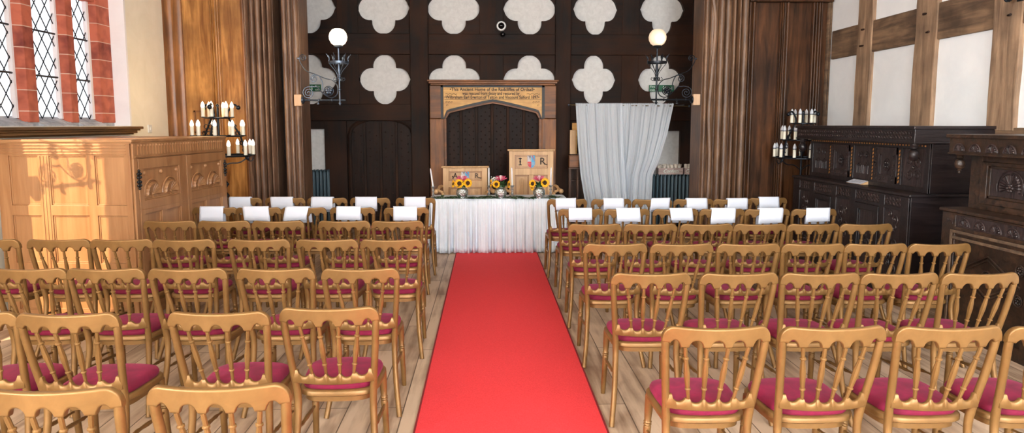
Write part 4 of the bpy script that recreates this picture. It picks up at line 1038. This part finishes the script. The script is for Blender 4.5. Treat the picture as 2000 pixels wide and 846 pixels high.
curtain('left sheer white curtain hanging straight from the rod', lerp_tab(((1124, 203), (1128, 280), (1133, 340), (1142, 395), (1150, 480))), lerp_tab(((1216, 204), (1218, 300), (1222, 395), (1224, 480))), YC-.022, 9, 1, -.07)
curtain('right sheer white curtain drawn in towards the radiator', lerp_tab(((1212, 204), (1212, 300), (1205, 395), (1204, 480))), lerp_tab(((1315, 204), (1303, 262), (1288, 312), (1275, 342), (1273, 395), (1273, 480))), YC-.014, 10, 2, .09)

# ------------------------------------------------------------------ shelf rack behind the left curtain
bx_, _ = at(1113, 300, 11.05); bx2, _ = at(1200, 300, 11.05)
bk = thing('display_cabinet', 'dark wooden cabinet half hidden behind the left sheer curtain', 'cabinet', (bx_, 11.05, 0))
mb = MB(); mb.box(0, .03, 0, .18, 0, 1.25); mb.box(bx2-bx_-.03, bx2-bx_, 0, .18, 0, 1.25); mb.box(0, bx2-bx_, .16, .18, 0, 1.25); mb.build('body', 'right_panel_oak', bk, smooth=False, bevel=.004)
for z in (.5, .8, 1.02, 1.22): MB().box(.03, bx2-bx_-.03, 0, .17, z, z+.02).build('shelf', 'right_panel_oak', bk, smooth=False)
for i, (pa, pb, ya, yb_, m_) in enumerate(((1113, 1124, 254, 305, 'throne_oak'), (1118, 1127, 240, 300, 'inscription_gold'))):
    xa_, za = at(pa, ya, 11.0); xb_, zb_ = at(pb, yb_, 11.0)
    o = tag(MB().box(xa_, xb_, 10.98+.04*i, 11.01+.04*i, 1.241, za).build('wooden_board', m_, bevel=.004), ('light wooden board leaning at the edge of the left curtain', 'tall pale board behind the light wooden board')[i], 'board')
cb = thing('wooden_box', 'orange brown wooden box beside the lower left of the curtain', 'box', (at(1117, 320, 10.9)[0], 10.8, 0)); 
xa_, za = at(1112, 305, 10.75); xb_, zb_ = at(1130, 327, 10.75)
cb.location = (xa_, 10.75, zb_)
MB().box(0, xb_-xa_, 0, .14, 0, za-zb_).build('box_body', 'surround_oak_h', cb, bevel=.004)
MB().box(-.005, xb_-xa_+.005, -.005, .145, za-zb_, za-zb_+.012).build('lid', 'surround_oak_h', cb, bevel=.002)
st = thing('side_stand', 'narrow dark wooden stand carrying the orange brown box', 'stand', (xa_, 10.74, 0))
MB().box(-.01, xb_-xa_+.01, 0, .16, zb_-.03, zb_-.002).build('stand_top', 'right_panel_oak', st, bevel=.003)
for x in (.0, xb_-xa_-.02):
    for y in (.01, .13): MB().box(x, x+.02, y, y+.02, 0, zb_-.03).build('leg', 'right_panel_oak', st)

# ------------------------------------------------------------------ radiators, confetti crates
def radiator(label, px0, px1, pytop, Y):
    x0, zt = at(px0, pytop, Y); x1, _ = at(px1, pytop, Y); n = max(3, round((x1-x0)/.062))
    t = thing('radiator', label, 'radiator', (x0, Y, 0), 0, 'cast iron column radiators')
    for i in range(n):
        x = (x1-x0)*(i+.5)/n; mb = MB()
        for dy in (0, .075): mb.tube(smoothpts([(x, dy, .09), (x, dy, .14), (x, dy, zt-.06), (x, dy, zt-.03)], 3), [.017]*10, 8)
        mb.tube(smoothpts([(x, 0, zt-.035), (x, .01, zt-.017), (x, .065, zt-.017), (x, .075, zt-.035)]), .018, 8)
        mb.tube(smoothpts([(x, 0, .10), (x, .01, .085), (x, .065, .085), (x, .075, .10)]), .018, 8)
        mb.build('radiator_column', 'radiator_paint', t)
    for x in (.03, x1-x0-.03): MB().lathe([(.018, 0), (.014, .03), (.016, .09)], (x, .037, 0), 10).build('foot', 'radiator_paint', t)
    return x0, x1, zt
radiator('grey blue column radiator below the white panel left of the arched door', 601, 643, 332.5, 11.15)
rxa, rxb, rzt = radiator('grey blue column radiator under the confetti crates right of the curtain', 1274, 1362, 341, 11.0)
def crate(label, px0, px1, word):
    x0, z0 = at(px0, 340, 11.0); x1, z1 = at(px1, 327, 11.0); z0 = rzt+.002; z1 = z0+.105
    t = thing('confetti_crate', label, 'crate', ((x0+x1)/2, 11.04, z0), 0, 'confetti crates on the radiator'); hw = (x1-x0)/2
    mb = MB()
    mb.box(-hw, hw, -.075, -.065, 0, .05); mb.box(-hw, hw, -.075, -.065, .054, .105); mb.box(-hw, hw, .065, .075, 0, .105); mb.box(-hw, -hw+.01, -.065, .065, 0, .105); mb.box(hw-.01, hw, -.065, .065, 0, .105); mb.box(-hw, hw, -.065, .065, 0, .008)
    mb.build('crate_body', 'crate_wood', t, smooth=False, bevel=.002)
    text('lettering', word, 'sign_white', facing(0, -.077, .032), .075, t, shear=.35)
    return (x0+x1)/2, z0, hw
R = random.Random(12)
for lab, a, b, nm, cols_ in (('pinkish wooden confetti crate nearest the curtain on the radiator', 1285, 1333, 'left', 6), ('second confetti crate, partly behind the right pier', 1336, 1368, 'right', 4)):
    cx, cz, hw = crate(lab, a, b, 'Confetti')
    k = 0
    for r_ in range(2):
        for i in range(cols_):
            x = cx-hw+.035+(2*hw-.07)*i/(cols_-1); y = 11.04-.03+r_*.055
            mb = MB(); mb.lathe([(.004, 0), (.033, .125), (.031, .122), (.004, .02)], (0, 0, 0), 12)
            n_ = len(mb.bm.verts); vs = list(mb.bm.verts)
            for v in vs:
                if v.co.z > .12: v.co.z += .022*math.cos(math.atan2(v.co.y, v.co.x)-R.uniform(0, 0.5)-k)
            for q in range(5): mb.sphere((R.uniform(-.015, .015), R.uniform(-.015, .015), .115), .008, 6, 4)
            o = mb.build('confetti_cone', 'cone_paper'); o.location = (x, y, cz+.022); o.rotation_euler = (R.uniform(-.15, .12), R.uniform(-.25, .25), 0)
            tag(o, 'rolled cream paper cone standing in the %s confetti crate' % nm, 'paper cone', 'paper cones in the %s confetti crate' % nm); k += 1

# ------------------------------------------------------------------ light oak press on the left
PR = thing('oak_press', 'large light oak press with two carved doors below the window', 'cupboard', (-3.06, 6.0, 0), -math.radians(4.6))
PW, PD, PH = 1.19, 1.72, 1.59
def framed(mb, pmb, u0, u1, cols_, rows_, tf, z0, z1, dep=.018, mo=.012):
    """frame bars and fielded panels; tf maps (u, d, z) with d measured outwards from the face"""
    def bx(m_, a, b, d0, d1, c, d): 
        P = [tf(u, dd, z) for z in (c, d) for dd in (d0, d1) for u in (a, b)]
        p = [m_.v(q) for q in P]
        for q in ((0, 2, 3, 1), (4, 5, 7, 6), (0, 1, 5, 4), (2, 6, 7, 3), (0, 4, 6, 2), (1, 3, 7, 5)): m_.f([p[i] for i in q])
    us = [u0]+[c for ab in cols_ for c in ab]+[u1]
    for i in range(0, len(us), 2): bx(mb, us[i], us[i+1], 0, dep, z0, z1)
    zs = [z0]+[c for ab in rows_ for c in ab]+[z1]
    for i in range(0, len(zs), 2): bx(mb, u0, u1, 0, dep-.0005, zs[i], zs[i+1])
    for ca, cb_ in cols_:
        for ra, rb in rows_:
            bx(pmb, ca, cb_, 0, .004, ra, rb)
            for (a, b, c, d) in ((ca, cb_, rb-mo, rb), (ca, ca+mo, ra, rb), (cb_-mo, cb_, ra, rb), (ca, cb_, ra, ra+mo)): bx(mb, a, b, 0, dep*.55, c, d)
MB().box(-PW+.001, -.001, .001, PD-.001, 0, PH-.02).build('carcass', 'light_oak', PR, smooth=False)
mb = MB(); mb.box(-PW-.02, .03, -.03, PD+.02, PH-.022, PH); mb.box(-PW-.008, .02, -.02, PD+.01, PH-.034, PH-.022); mb.build('cabinet_top', 'light_oak_h', PR, bevel=.004, smooth=False)
tfA = lambda u, d, z: (u, -d, z); tfB = lambda u, d, z: (d, u, z)
mb, pm = MB(), MB()
framed(mb, pm, -PW, 0, [(-1.08, -.82), (-.72, -.39), (-.315, -.05)], [(.09, .42), (.51, .93), (1.02, 1.45)], tfA, 0, PH-.034)
for z in (1.462, 1.486, 1.512, 1.538): mb.box(-PW+.03, -.03, -.024, -.017, z, z+.009)
for x in (-.80, -.77, -.74): mb.box(x-.006, x+.006, -.023, -.017, .02, 1.45)
mb.build('side_frame', 'light_oak', PR, smooth=False, bevel=.003); pm.build('side_panel', 'light_oak', PR, smooth=False)
mb = MB()
mb.box(0, .02, 0, PD, 0, .07); mb.box(0, .02, 0, PD, 1.425, PH-.034); mb.box(0, .02, 0, .055, .07, 1.425); mb.box(0, .02, PD-.05, PD, .07, 1.425); mb.box(0, .022, .80, .87, .07, 1.425)
mb.build('front_frame', 'light_oak', PR, smooth=False, bevel=.003)
mb = MB(); n = 34                               # fluted frieze
for i in range(n):
    y = .05+(PD-.1)*(i+.5)/n; mb.box(.02, .027, y-.012, y+.012, 1.455, 1.535); mb.sphere((.021, y, 1.535), .012, 8, 6)
mb.box(.02, .03, .02, PD-.02, 1.435, 1.443)
mb.build('fluted_frieze', 'light_oak', PR, smooth=False)
def fan(mb, tf, u, z, r, n=7, a0=0, a1=180, rr=.006, solid=True, d=.0):
    mb2 = mb; c = Vector(tf(u, d, z))
    pts = [tf(u+r*math.cos(math.radians(a)), d+.006, z+r*math.sin(math.radians(a))) for a in range(a0, a1+1, 12)]
    mb.tube(pts, rr, 6); mb.tube([tf(u+r*.86*math.cos(math.radians(a)), d+.003, z+r*.86*math.sin(math.radians(a))) for a in range(a0, a1+1, 12)], rr*.6, 5)
    for k in range(n):
        a = math.radians(a0+(a1-a0)*(k+.5)/n)
        P = [Vector(tf(u+q*r*math.cos(a), d+.005, z+q*r*math.sin(a))) for q in (.14, .45, .72, .82)]
        mb.tube(P, [rr*.5, rr*1.2, rr*r*18+rr*.6, rr*.5], 6, flat=1)
    mb.sphere(tf(u, d+.004, z+r*.05), r*.13, 8, 6)
for i, (ya, yb_) in enumerate(((.058, .797), (.873, 1.667))):
    mb, pm = MB(), MB(); mid = (ya+yb_)/2
    o_mb = mb
    framed(mb, pm, ya, yb_, [(ya+.07, yb_-.07)], [(1.05, 1.33)], tfB, .97, 1.42, dep=.026)
    framed(mb, pm, ya, yb_, [(ya+.07, mid-.035), (mid+.035, yb_-.07)], [(.14, .50), (.56, .93)], tfB, .075, .97, dep=.026)
    dr = mb.build('door', 'light_oak', PR, smooth=False, bevel=.003)
    pm.build('door_panel', 'light_oak', dr, smooth=False)
    cv = MB(); w2 = (yb_-ya-.14)/4
    for s in (-1, 1): fan(cv, tfB, mid+s*w2*1.0, 1.09, .138, 9, 0, 180, .0095, d=.006)
    for s in (-1, 1):
        cv.tube([tfB(mid+s*w2, .010, 1.06), tfB(mid+s*w2, .010, 1.09)], .006, 5)
    for u in (ya+.10, mid, yb_-.10): cv.sphere(tfB(u, .008, 1.29), .022, 8, 6)
    cv.build('carving', 'light_oak', dr)
    for z in (1.24, .3):
        hg = MB(); yh = ya-.004 if i == 0 else yb_+.006
        hg.box(.026, .032, yh-.008, yh+.008, z-.07, z+.07)
        for s in (-1, 1):
            for dz in (-.05, -.02, .02, .05): hg.sphere((.031, yh+s*.017, z+dz), .013, 8, 6)
            hg.sphere((.031, yh, z+s*.078), .012, 8, 6)
        hg.build('hinge', 'black', PR, label='black iron butterfly hinge')

# ------------------------------------------------------------------ candelabra
def candelabra(label, x, y, z0, r3, lit, yaw):
    t = thing('candelabrum', label, 'candelabrum', (x, y, 0), yaw, 'tiered iron candelabra by the screens')
    b = 'bulb_lit' if lit else 'bulb_glass'; I = 'iron'
    tiers = [(z0, r3, 11), (z0+.235, r3*.74, 9), (z0+.455, r3*.40, 6)]
    mb = MB(); mb.tube([(0, 0, .06), (0, 0, z0+.58)], .014, 10); mb.lathe([(.002, 0), (.02, .01), (.02, .03), (.002, .05)], (0, 0, z0+.58), 10)
    for z in (.5, .9, z0-.03): mb.lathe([(.014, 0), (.026, .015), (.014, .03)], (0, 0, z), 12)
    mb.build('pole', I, t)
    for k in range(3):
        a = 2*PI*k/3+.5; c, s_ = math.cos(a), math.sin(a)
        mb = MB(); mb.tube(smoothpts([(0, 0, .30), (.06*c, .06*s_, .26), (.16*c, .16*s_, .09), (.26*c, .26*s_, .02), (.31*c, .31*s_, .05), (.28*c, .28*s_, .09), (.25*c, .25*s_, .065)]), .012, 7); mb.build('foot', I, t)
        mb = MB()
        for zz, sg in ((z0-.42, 1), (z0-.56, -1)):
            P = [(c*(.02+.055*math.sin(q*PI)), s_*(.02+.055*math.sin(q*PI)), zz+.14*q) for q in [i/8 for i in range(9)]]; mb.tube(P, .011, 7); mb.sphere(P[4], .02, 8, 6)
        mb.build('pole_scroll', I, t)
    for k in range(3):                                     # slanting openwork arms
        a = 2*PI*k/3+PI/6; c, s_ = math.cos(a), math.sin(a); mb = MB()
        rb, rt = r3*.86, r3*.30
        P = smoothpts([(rb*1.05*c, rb*1.05*s_, z0-.06), (rb*.93*c, rb*.93*s_, z0-.02), (r3*.66*c, r3*.66*s_, z0+.235), (rt*1.05*c, rt*1.05*s_, z0+.46), (rt*1.25*c, rt*1.25*s_, z0+.57), (rt*1.7*c, rt*1.7*s_, z0+.615), (rt*2.1*c, rt*2.1*s_, z0+.58)], 6)
        mb.tube(P, .012, 7); mb.sphere(P[-1], .028, 10, 8)
        for zc, rr_ in ((z0+.06, .78), (z0+.15, .70), (z0+.27, .58), (z0+.35, .48)):
            for sgn in (-1, 1):
                cx, cy = r3*rr_*c-sgn*.03*s_, r3*rr_*s_+sgn*.03*c
                mb.tube([(cx+.025*math.cos(q), cy+.0*q, zc+.025*math.sin(q)) for q in [2*PI*i/10 for i in range(9)]], .005, 5)
        mb.build('scroll_arm', I, t)
        mb = MB(); mb.tube(smoothpts([(.01*c, .01*s_, z0-.16), (.10*c, .10*s_, z0-.10), (r3*.6*c, r3*.6*s_, z0-.09), (r3*.9*c, r3*.9*s_, z0-.02)]), .008, 6); mb.tube(spiral(0, 0, .035, 0, 1.3, 14), .001, 3) if False else None
        P = [(r3*.95*c+.03*math.cos(q)*c, r3*.95*s_+.03*math.cos(q)*s_, z0-.045+.03*math.sin(q)) for q in [PI/2+2*PI*i/12 for i in range(11)]]; mb.tube(P, .007, 6)
        mb.build('lower_scroll', I, t)
    for (z, r, n) in tiers:
        mb = MB(); mb.tube([(r*math.cos(2*PI*k/36), r*math.sin(2*PI*k/36), z) for k in range(36)], .009, 6, loop=True)
        for k in range(3): a = 2*PI*k/3+PI/6; mb.tube([(0, 0, z), (r*math.cos(a), r*math.sin(a), z)], .006, 6)
        rg = mb.build('tier_ring', I, t)
        for k in range(n):
            a = 2*PI*(k+.3)/n+z*3; cx, cy = (r+.012)*math.cos(a), (r+.012)*math.sin(a)
            tl = random.uniform(-.012, .012)
            cn = MB().lathe([(.021, .012), (.021, .115), (.017, .122)], (cx, cy, z), 12).build('electric_candle', 'candle_tube', t)
            MB().lathe([(.012, 0), (.03, .006), (.032, .012), (.012, .013)], (cx, cy, z), 12).build('drip_pan', I, cn)
            MB().lathe([(.0175, .12), (.0225, .13), (.0225, .15), (.016, .172), (.006, .192), (.001, .197)], (cx, cy, z), 12).build('bulb', b, cn)
            if not lit: MB().lathe([(.0215, .118), (.0235, .122), (.0235, .128), (.0215, .132)], (cx, cy, z), 12).build('collar', 'steel_iron', cn)
    return t
YL = 8.42
xl_, zt_ = at(429, 304, YL)
candelabra('tiered iron candelabrum with lit electric candles behind the light oak press', xl_, YL, zt_, .375, True, 0)
YRc = 9.04
xr_, zt_ = at(1565, 308, YRc)
candelabra('tiered black iron candelabrum with unlit electric candles left of the dark cupboard', xr_, YRc, zt_, .33, False, .6)
light('candle_glow', 'POINT', (xl_-.1, YL+.12, 2.0), (0, 0, 0), 9, (1.0, .62, .25), shadow_soft_size=.2)

# ------------------------------------------------------------------ dark carved cupboards on the right
def court_cupboard(label, X, yfar, L, dep, zs, ztop, bays, upper, style):
    t = thing('court_cupboard', label, 'cupboard', (X, yfar, 0), -PI/2)
    K, Cc = ('black_oak', 'carved_oak') if style == 1 else ('worn_oak', 'carved_oak')
    rec = .19
    tf = lambda u, d, z: (u, -d, z)
    tfu = lambda u, d, z: (u, rec-d, z)
    MB().box(.002, L-.002, .002, dep, .0, zs-.03).build('lower_carcass', K, t, smooth=False, bevel=.004)
    MB().box(-.03, L+.03, -.035, dep, zs-.028, zs).build('shelf', K, t, smooth=False, bevel=.008)
    MB().box(.03, L-.03, rec, dep, zs, ztop-.14).build('upper_carcass', K, t, smooth=False, bevel=.004)
    mb = MB(); mb.box(0, L, -.005, dep, ztop-.155, ztop-.02); mb.box(-.02, L+.02, -.025, dep, ztop-.03, ztop); mb.box(-.01, L+.01, -.012, dep, ztop-.165, ztop-.15)
    mb.build('cornice', K, t, smooth=False, bevel=.006)
    # lower frame
    mb = MB(); pn = MB(); fz0, fz1 = .10, zs-.17
    us = [0]+[q for b in bays for q in b[:2]]+[L]
    for i in range(0, len(us), 2): mb.box(us[i], us[i+1], -.022, 0, 0, zs-.03)
    mb.box(0, L, -.021, 0, 0, fz0); mb.box(0, L, -.021, 0, fz1, fz1+.03); mb.box(0, L, -.024, 0, zs-.045, zs-.03)
    mb.build('lower_frame', K, t, smooth=False, bevel=.005)
    # carved frieze of interlaced arcs
    mb = MB(); mb.box(0, L, -.012, 0, fz1+.03, zs-.045)
    zc = (fz1+.03+zs-.045)/2; hh = (zs-.045-fz1-.03)/2
    if style == 1:
        n = int(L/.055)
        for i in range(n):
            u = .05+(L-.1)*i/(n-1)
            for dz in (-hh*.45, hh*.45): mb.tube([tf(u+.024*math.cos(a), .014, zc+dz+.018*math.sin(a)) for a in [2*PI*k/8 for k in range(8)]], .005, 4, loop=True)
    else:
        n = int(L/.155)
        for i in range(n): fan(mb, tf, .09+(L-.18)*i/(n-1), zc-hh*.72, .062, 7, 0, 180, .006, d=.010)
    mb.build('lower_frieze', Cc, t)
    for (a, b, kind) in bays:
        if kind == 'door':
            m1, m2 = MB(), MB(); framed(m1, m2, a+.003, b-.003, [(a+.065, b-.065)], [(fz0+.08, fz1-.06)], tf, fz0, fz1-.002, dep=.028, mo=.016)
            d_ = m1.build('door', K, t, smooth=False, bevel=.004); 
            u, z = (a+b)/2, (fz0+.08+fz1-.06)/2
            for k in range(4): m2.tube(spiral(u, z, .05+.015*k, k*PI/2, .45, 10, -.008), .006, 5)
            m2.build('door_panel', Cc, d_)
            MB().lathe([(.004, 0), (.004, .012), (.011, .018), (.011, .026), (.002, .03)], (a+.03, -.028, (fz0+fz1)/2+.08), 10, (0, -1, 0)).build('knob', 'steel_iron', d_)
        elif kind == 'diamond':
            mb = MB(); mb.box(a, b, -.008, 0, fz0, fz1)
            u, z, w_, h_ = (a+b)/2, (fz0+fz1)/2+.06, (b-a)/2-.05, .17
            for k in (1, .84):
                P = [tf(u+w_*k, .012, z), tf(u, .012, z+h_*k), tf(u-w_*k, .012, z), tf(u, .012, z-h_*k)]; mb.tube(P+[P[0]], .009, 6)
            for (uu, zz, rr) in ((u, z, .055), (a+.06, z+h_*.75, .04), (a+.06, z-h_*.55, .04), (b-.06, z+h_*.75, .04), (b-.06, z-h_*.55, .04)):
                mb.tube([tf(uu+rr*math.cos(q), .012, zz+rr*math.sin(q)) for q in [2*PI*k/16 for k in range(16)]], .007, 6, loop=True)
                for k in range(8): q = 2*PI*k/8; mb.sphere(tf(uu+rr*.6*math.cos(q), .010, zz+rr*.6*math.sin(q)), rr*.24, 6, 5)
                mb.sphere(tf(uu, .012, zz), rr*.25, 8, 6)
            mb.build('diamond_panel', 'worn_oak', t)
            mb = MB()
            for q in (fz1-.01, fz1-.06): mb.box(a-.02, b+.02, -.034, -.02, q-.012, q+.012)
            mb.box(a-.045, a-.02, -.03, -.02, fz0, fz1)
            mb.build('moulding', 'timber_h', t, smooth=False, bevel=.004)
        else:
            mb = MB(); mb.box(a, b, -.006, 0, fz0, fz1); u = (a+b)/2; w_ = (b-a)/2-.03; R = random.Random(int(a*100)); z = fz0+.10; k = 0
            while z < fz1-.06:
                s_ = 1 if k % 2 else -1
                mb.tube(spiral(u+s_*w_*.35, z, w_*.55, -s_*PI/2, 1.3, 18, -.010), .008, 6); mb.tube(spiral(u-s_*w_*.45, z+.04, w_*.35, s_*PI/2, 1.2, 14, -.010, d=-1), .007, 6)
                mb.sphere((u+s_*w_*.35, -.010, z), w_*.16, 8, 6); z += w_*1.15; k += 1
            mb.build('carved_panel', Cc, t)
    # upper storey
    uz0, uz1 = zs+.05, ztop-.22
    mb = MB(); us = [.03]+[q for b in upper for q in b[:2]]+[L-.03]
    for i in range(0, len(us), 2): mb.box(us[i], us[i+1], rec-.02, rec, zs, ztop-.165)
    mb.box(.03, L-.03, rec-.019, rec, zs, uz0); mb.box(.03, L-.03, rec-.019, rec, uz1, ztop-.165)
    mb.build('upper_frame', K, t, smooth=False, bevel=.004)
    for i, (a, b, kind) in enumerate(upper):
        if kind == 'door':
            m1, m2 = MB(), MB(); framed(m1, m2, a+.002, b-.002, [(a+.075, b-.075)], [(uz0+.07, uz1-.07)], tfu, uz0, uz1, dep=.032, mo=.014)
            for sgn in (0, 1):
                for k in range(7): z = uz0+.035+(uz1-uz0-.07)*k/6; u = (a+.036 if sgn == 0 else b-.036); m1.tube(spiral(u, z, .020, (k % 2)*PI, 1.1, 9, rec-.034), .004, 5)
            for k in range(5): u = a+.05+(b-a-.1)*k/4; m1.tube(spiral(u, uz0+.035, .020, (k % 2)*PI, 1.1, 9, rec-.034), .004, 5)
            d_ = m1.build('door', Cc, t, smooth=False)
            u, z = (a+b)/2, (uz0+uz1)/2; m2.tube([tfu(u+.05*math.cos(q), .01, z+.065*math.sin(q)) for q in [2*PI*k/14 for k in range(14)]], .005, 5, loop=True)
            for k in range(4): q = PI/2*k+PI/4; m2.sphere(tfu(u+.022*math.cos(q), .01, z+.028*math.sin(q)), .014, 6, 5)
            m2.build('door_panel', Cc, d_)
            MB().lathe([(.004, 0), (.004, .012), (.011, .018), (.011, .026), (.002, .03)], (b-.09 if i < 2 else a+.04, rec-.03, z+.02), 10, (0, -1, 0)).build('knob', 'iron', d_)
        elif kind == 'sun':
            m1, m2 = MB(), MB(); framed(m1, m2, a, b, [(a+.07, b-.07)], [(uz0+.05, uz1-.03)], tfu, uz0, uz1, dep=.03, mo=.022)
            m1.build('panel_frame', 'worn_oak', t, smooth=False, bevel=.004)
            u, z = (a+b)/2, (uz0+uz1)/2; rr = .135
            fan(m2, tfu, u, z-.02, rr, 15, -20, 200, .0055, d=.004)
            for k in range(6): q = 2*PI*k/6; m2.sphere(tfu(u+.025*math.cos(q), .012, z-.02+.025*math.sin(q)), .012, 6, 5)
            m2.build('carved_panel', Cc, t)
        else:
            mb = MB(); mb.box(a, b, rec-.006, rec, uz0, uz1); u, z = (a+b)/2, (uz0+uz1)/2; w_ = (b-a)/2-.03
            if kind == 'carved':
                for s_ in (-1, 1): 
                    mb.tube(spiral(u+s_*w_*.4, z+.06, w_*.42, PI/2+s_*PI/2, 1.3, 16, rec-.01), .006, 5); mb.tube(spiral(u+s_*w_*.4, z-.07, w_*.42, PI/2-s_*PI/2, 1.3, 16, rec-.01), .006, 5)
                mb.sphere((u, rec-.01, z), .018, 8, 6)
            else:
                for s_ in (-1, 1):
                    mb.tube([tfu(u+s_*w_*.45-w_*.35, .01, z-.12), tfu(u+s_*w_*.45-w_*.35, .01, z-.03), tfu(u+s_*w_*.45, .01, z+.0), tfu(u+s_*w_*.45+w_*.35, .01, z-.03), tfu(u+s_*w_*.45+w_*.35, .01, z-.12)], .006, 5)
                    for k in range(3): mb.tube([tfu(u+s_*w_*.45-w_*.2+k*w_*.2, .01, z-.12), tfu(u+s_*w_*.45-w_*.2+k*w_*.2, .01, z-.04)], .004, 5)
                    mb.tube(spiral(u+s_*w_*.4, z+.08, w_*.36, 0, 1.3, 16, rec-.01), .006, 5)
            mb.build('carved_panel', Cc, t)
    if style == 1:
        for i in range(len(upper)-1):                       # chequered inlay strips
            u = (upper[i][1]+upper[i+1][0])/2; mb = MB(); n = 9
            for k in range(n):
                z = uz0+.01+(uz1-uz0-.02)*k/n; mb.prism([(u-.008, z), (u+.010, z+.010), (u+.010, z+.032), (u-.008, z+.022)], rec-.0225, rec-.019)
            mb.build('inlay_strip', 'inlay_oak', t, smooth=False, label='pale chequered inlay strip')
        mb = MB(); n = 46
        for k in range(n): u = .06+(L-.12)*k/n; mb.box(u, u+.020, rec-.0225, rec-.019, ztop-.195, ztop-.182)
        mb.build('inlay_strip', 'inlay_oak', t, smooth=False, label='pale dotted inlay line under the cornice')
        mb = MB(); n = int(L/.05)
        for i in range(n):
            for dz in (.055, .10): u = .06+(L-.12)*i/(n-1); mb.tube([tf(u+.018*math.cos(a), .007, ztop-.165+dz+.016*math.sin(a)) for a in [2*PI*k/8 for k in range(8)]], .004, 4, loop=True)
        mb.build('cornice_carving', Cc, t)
    else:
        mb = MB(); n = 9
        for i in range(n): fan(mb, tf, .13+(L-.26)*i/(n-1), ztop-.135, .060, 7, 0, 180, .006, d=.006)
        mb.build('cornice_carving', Cc, t)
    pend = [(.004, -.165), (.026, -.158), (.044, -.13), (.048, -.10), (.040, -.07), (.022, -.055), (.034, -.045), (.030, -.035), (.038, -.02), (.040, .0)] if style == 1 else [(.004, -.16), (.012, -.15), (.010, -.14), (.02, -.135), (.012, -.125), (.032, -.11), (.040, -.08), (.032, -.05), (.016, -.04), (.030, -.03), (.020, -.015), (.036, 0)]
    for u in (.07, L-.075): MB().lathe(pend, (u, .045, ztop-.164), 18).build('pendant', K, t)
    for u in (.0, L-.07):
        for y in (.0, dep-.07): pass
court_cupboard('long black carved oak cupboard with chequered inlay, against the timber framed wall', 3.965, 8.61, 2.41, .76, 1.07, 1.705,
    [(.18, .44, 'carved'), (.56, .97, 'door'), (1.08, 1.38, 'carved'), (1.49, 1.93, 'door'), (2.02, 2.29, 'carved')],
    [(.09, .49, 'plain'), (.57, .97, 'door'), (1.06, 1.40, 'plain'), (1.49, 1.88, 'door'), (1.95, 2.31, 'carved')], 1)
court_cupboard('worn dark oak cupboard with carved fans and a diamond panel, at the right edge', 3.85, 5.55, 1.7, .84, 1.03, 1.64,
    [(.16, .92, 'diamond'), (1.06, 1.5, 'carved')], [(.16, .76, 'sun'), (.9, 1.5, 'sun')], 2)
# card on the shelf
x, y = 4.05, 7.38
cdh = thing('information_card', 'small printed white card propped on the black cupboard shelf', 'card', (x, y, 1.071), -PI/2)
mb = MB(); mb.prism([(0, 0)]*0 or [(-.0, .0), (.14, .0), (.14, .055)], -.15, .15); 
o = mb.build('wooden_wedge', 'throne_oak', cdh, smooth=False); o.rotation_euler = (0, 0, PI/2); o.location = (0, 0, 0)
mb = MB(Matrix.Rotation(PI/2, 4, 'Z')); mb.grid([[(.0, -.145, .003), (.0, .145, .003), (.0, .145, .005), (.0, -.145, .005)], [(.14, -.145, .058), (.14, .145, .058), (.14, .145, .060), (.14, -.145, .060)]]); mb.build('card_sheet', 'paper', cdh, smooth=False)
mb = MB(Matrix.Rotation(PI/2, 4, 'Z'))
for k in range(5): a = .03+.02*k; mb.box(a, a+.004, -.10, .09-.03*(k % 2), .005+.393*a, .0065+.393*a)
mb.build('printed_lines', 'ink', cdh, smooth=False)
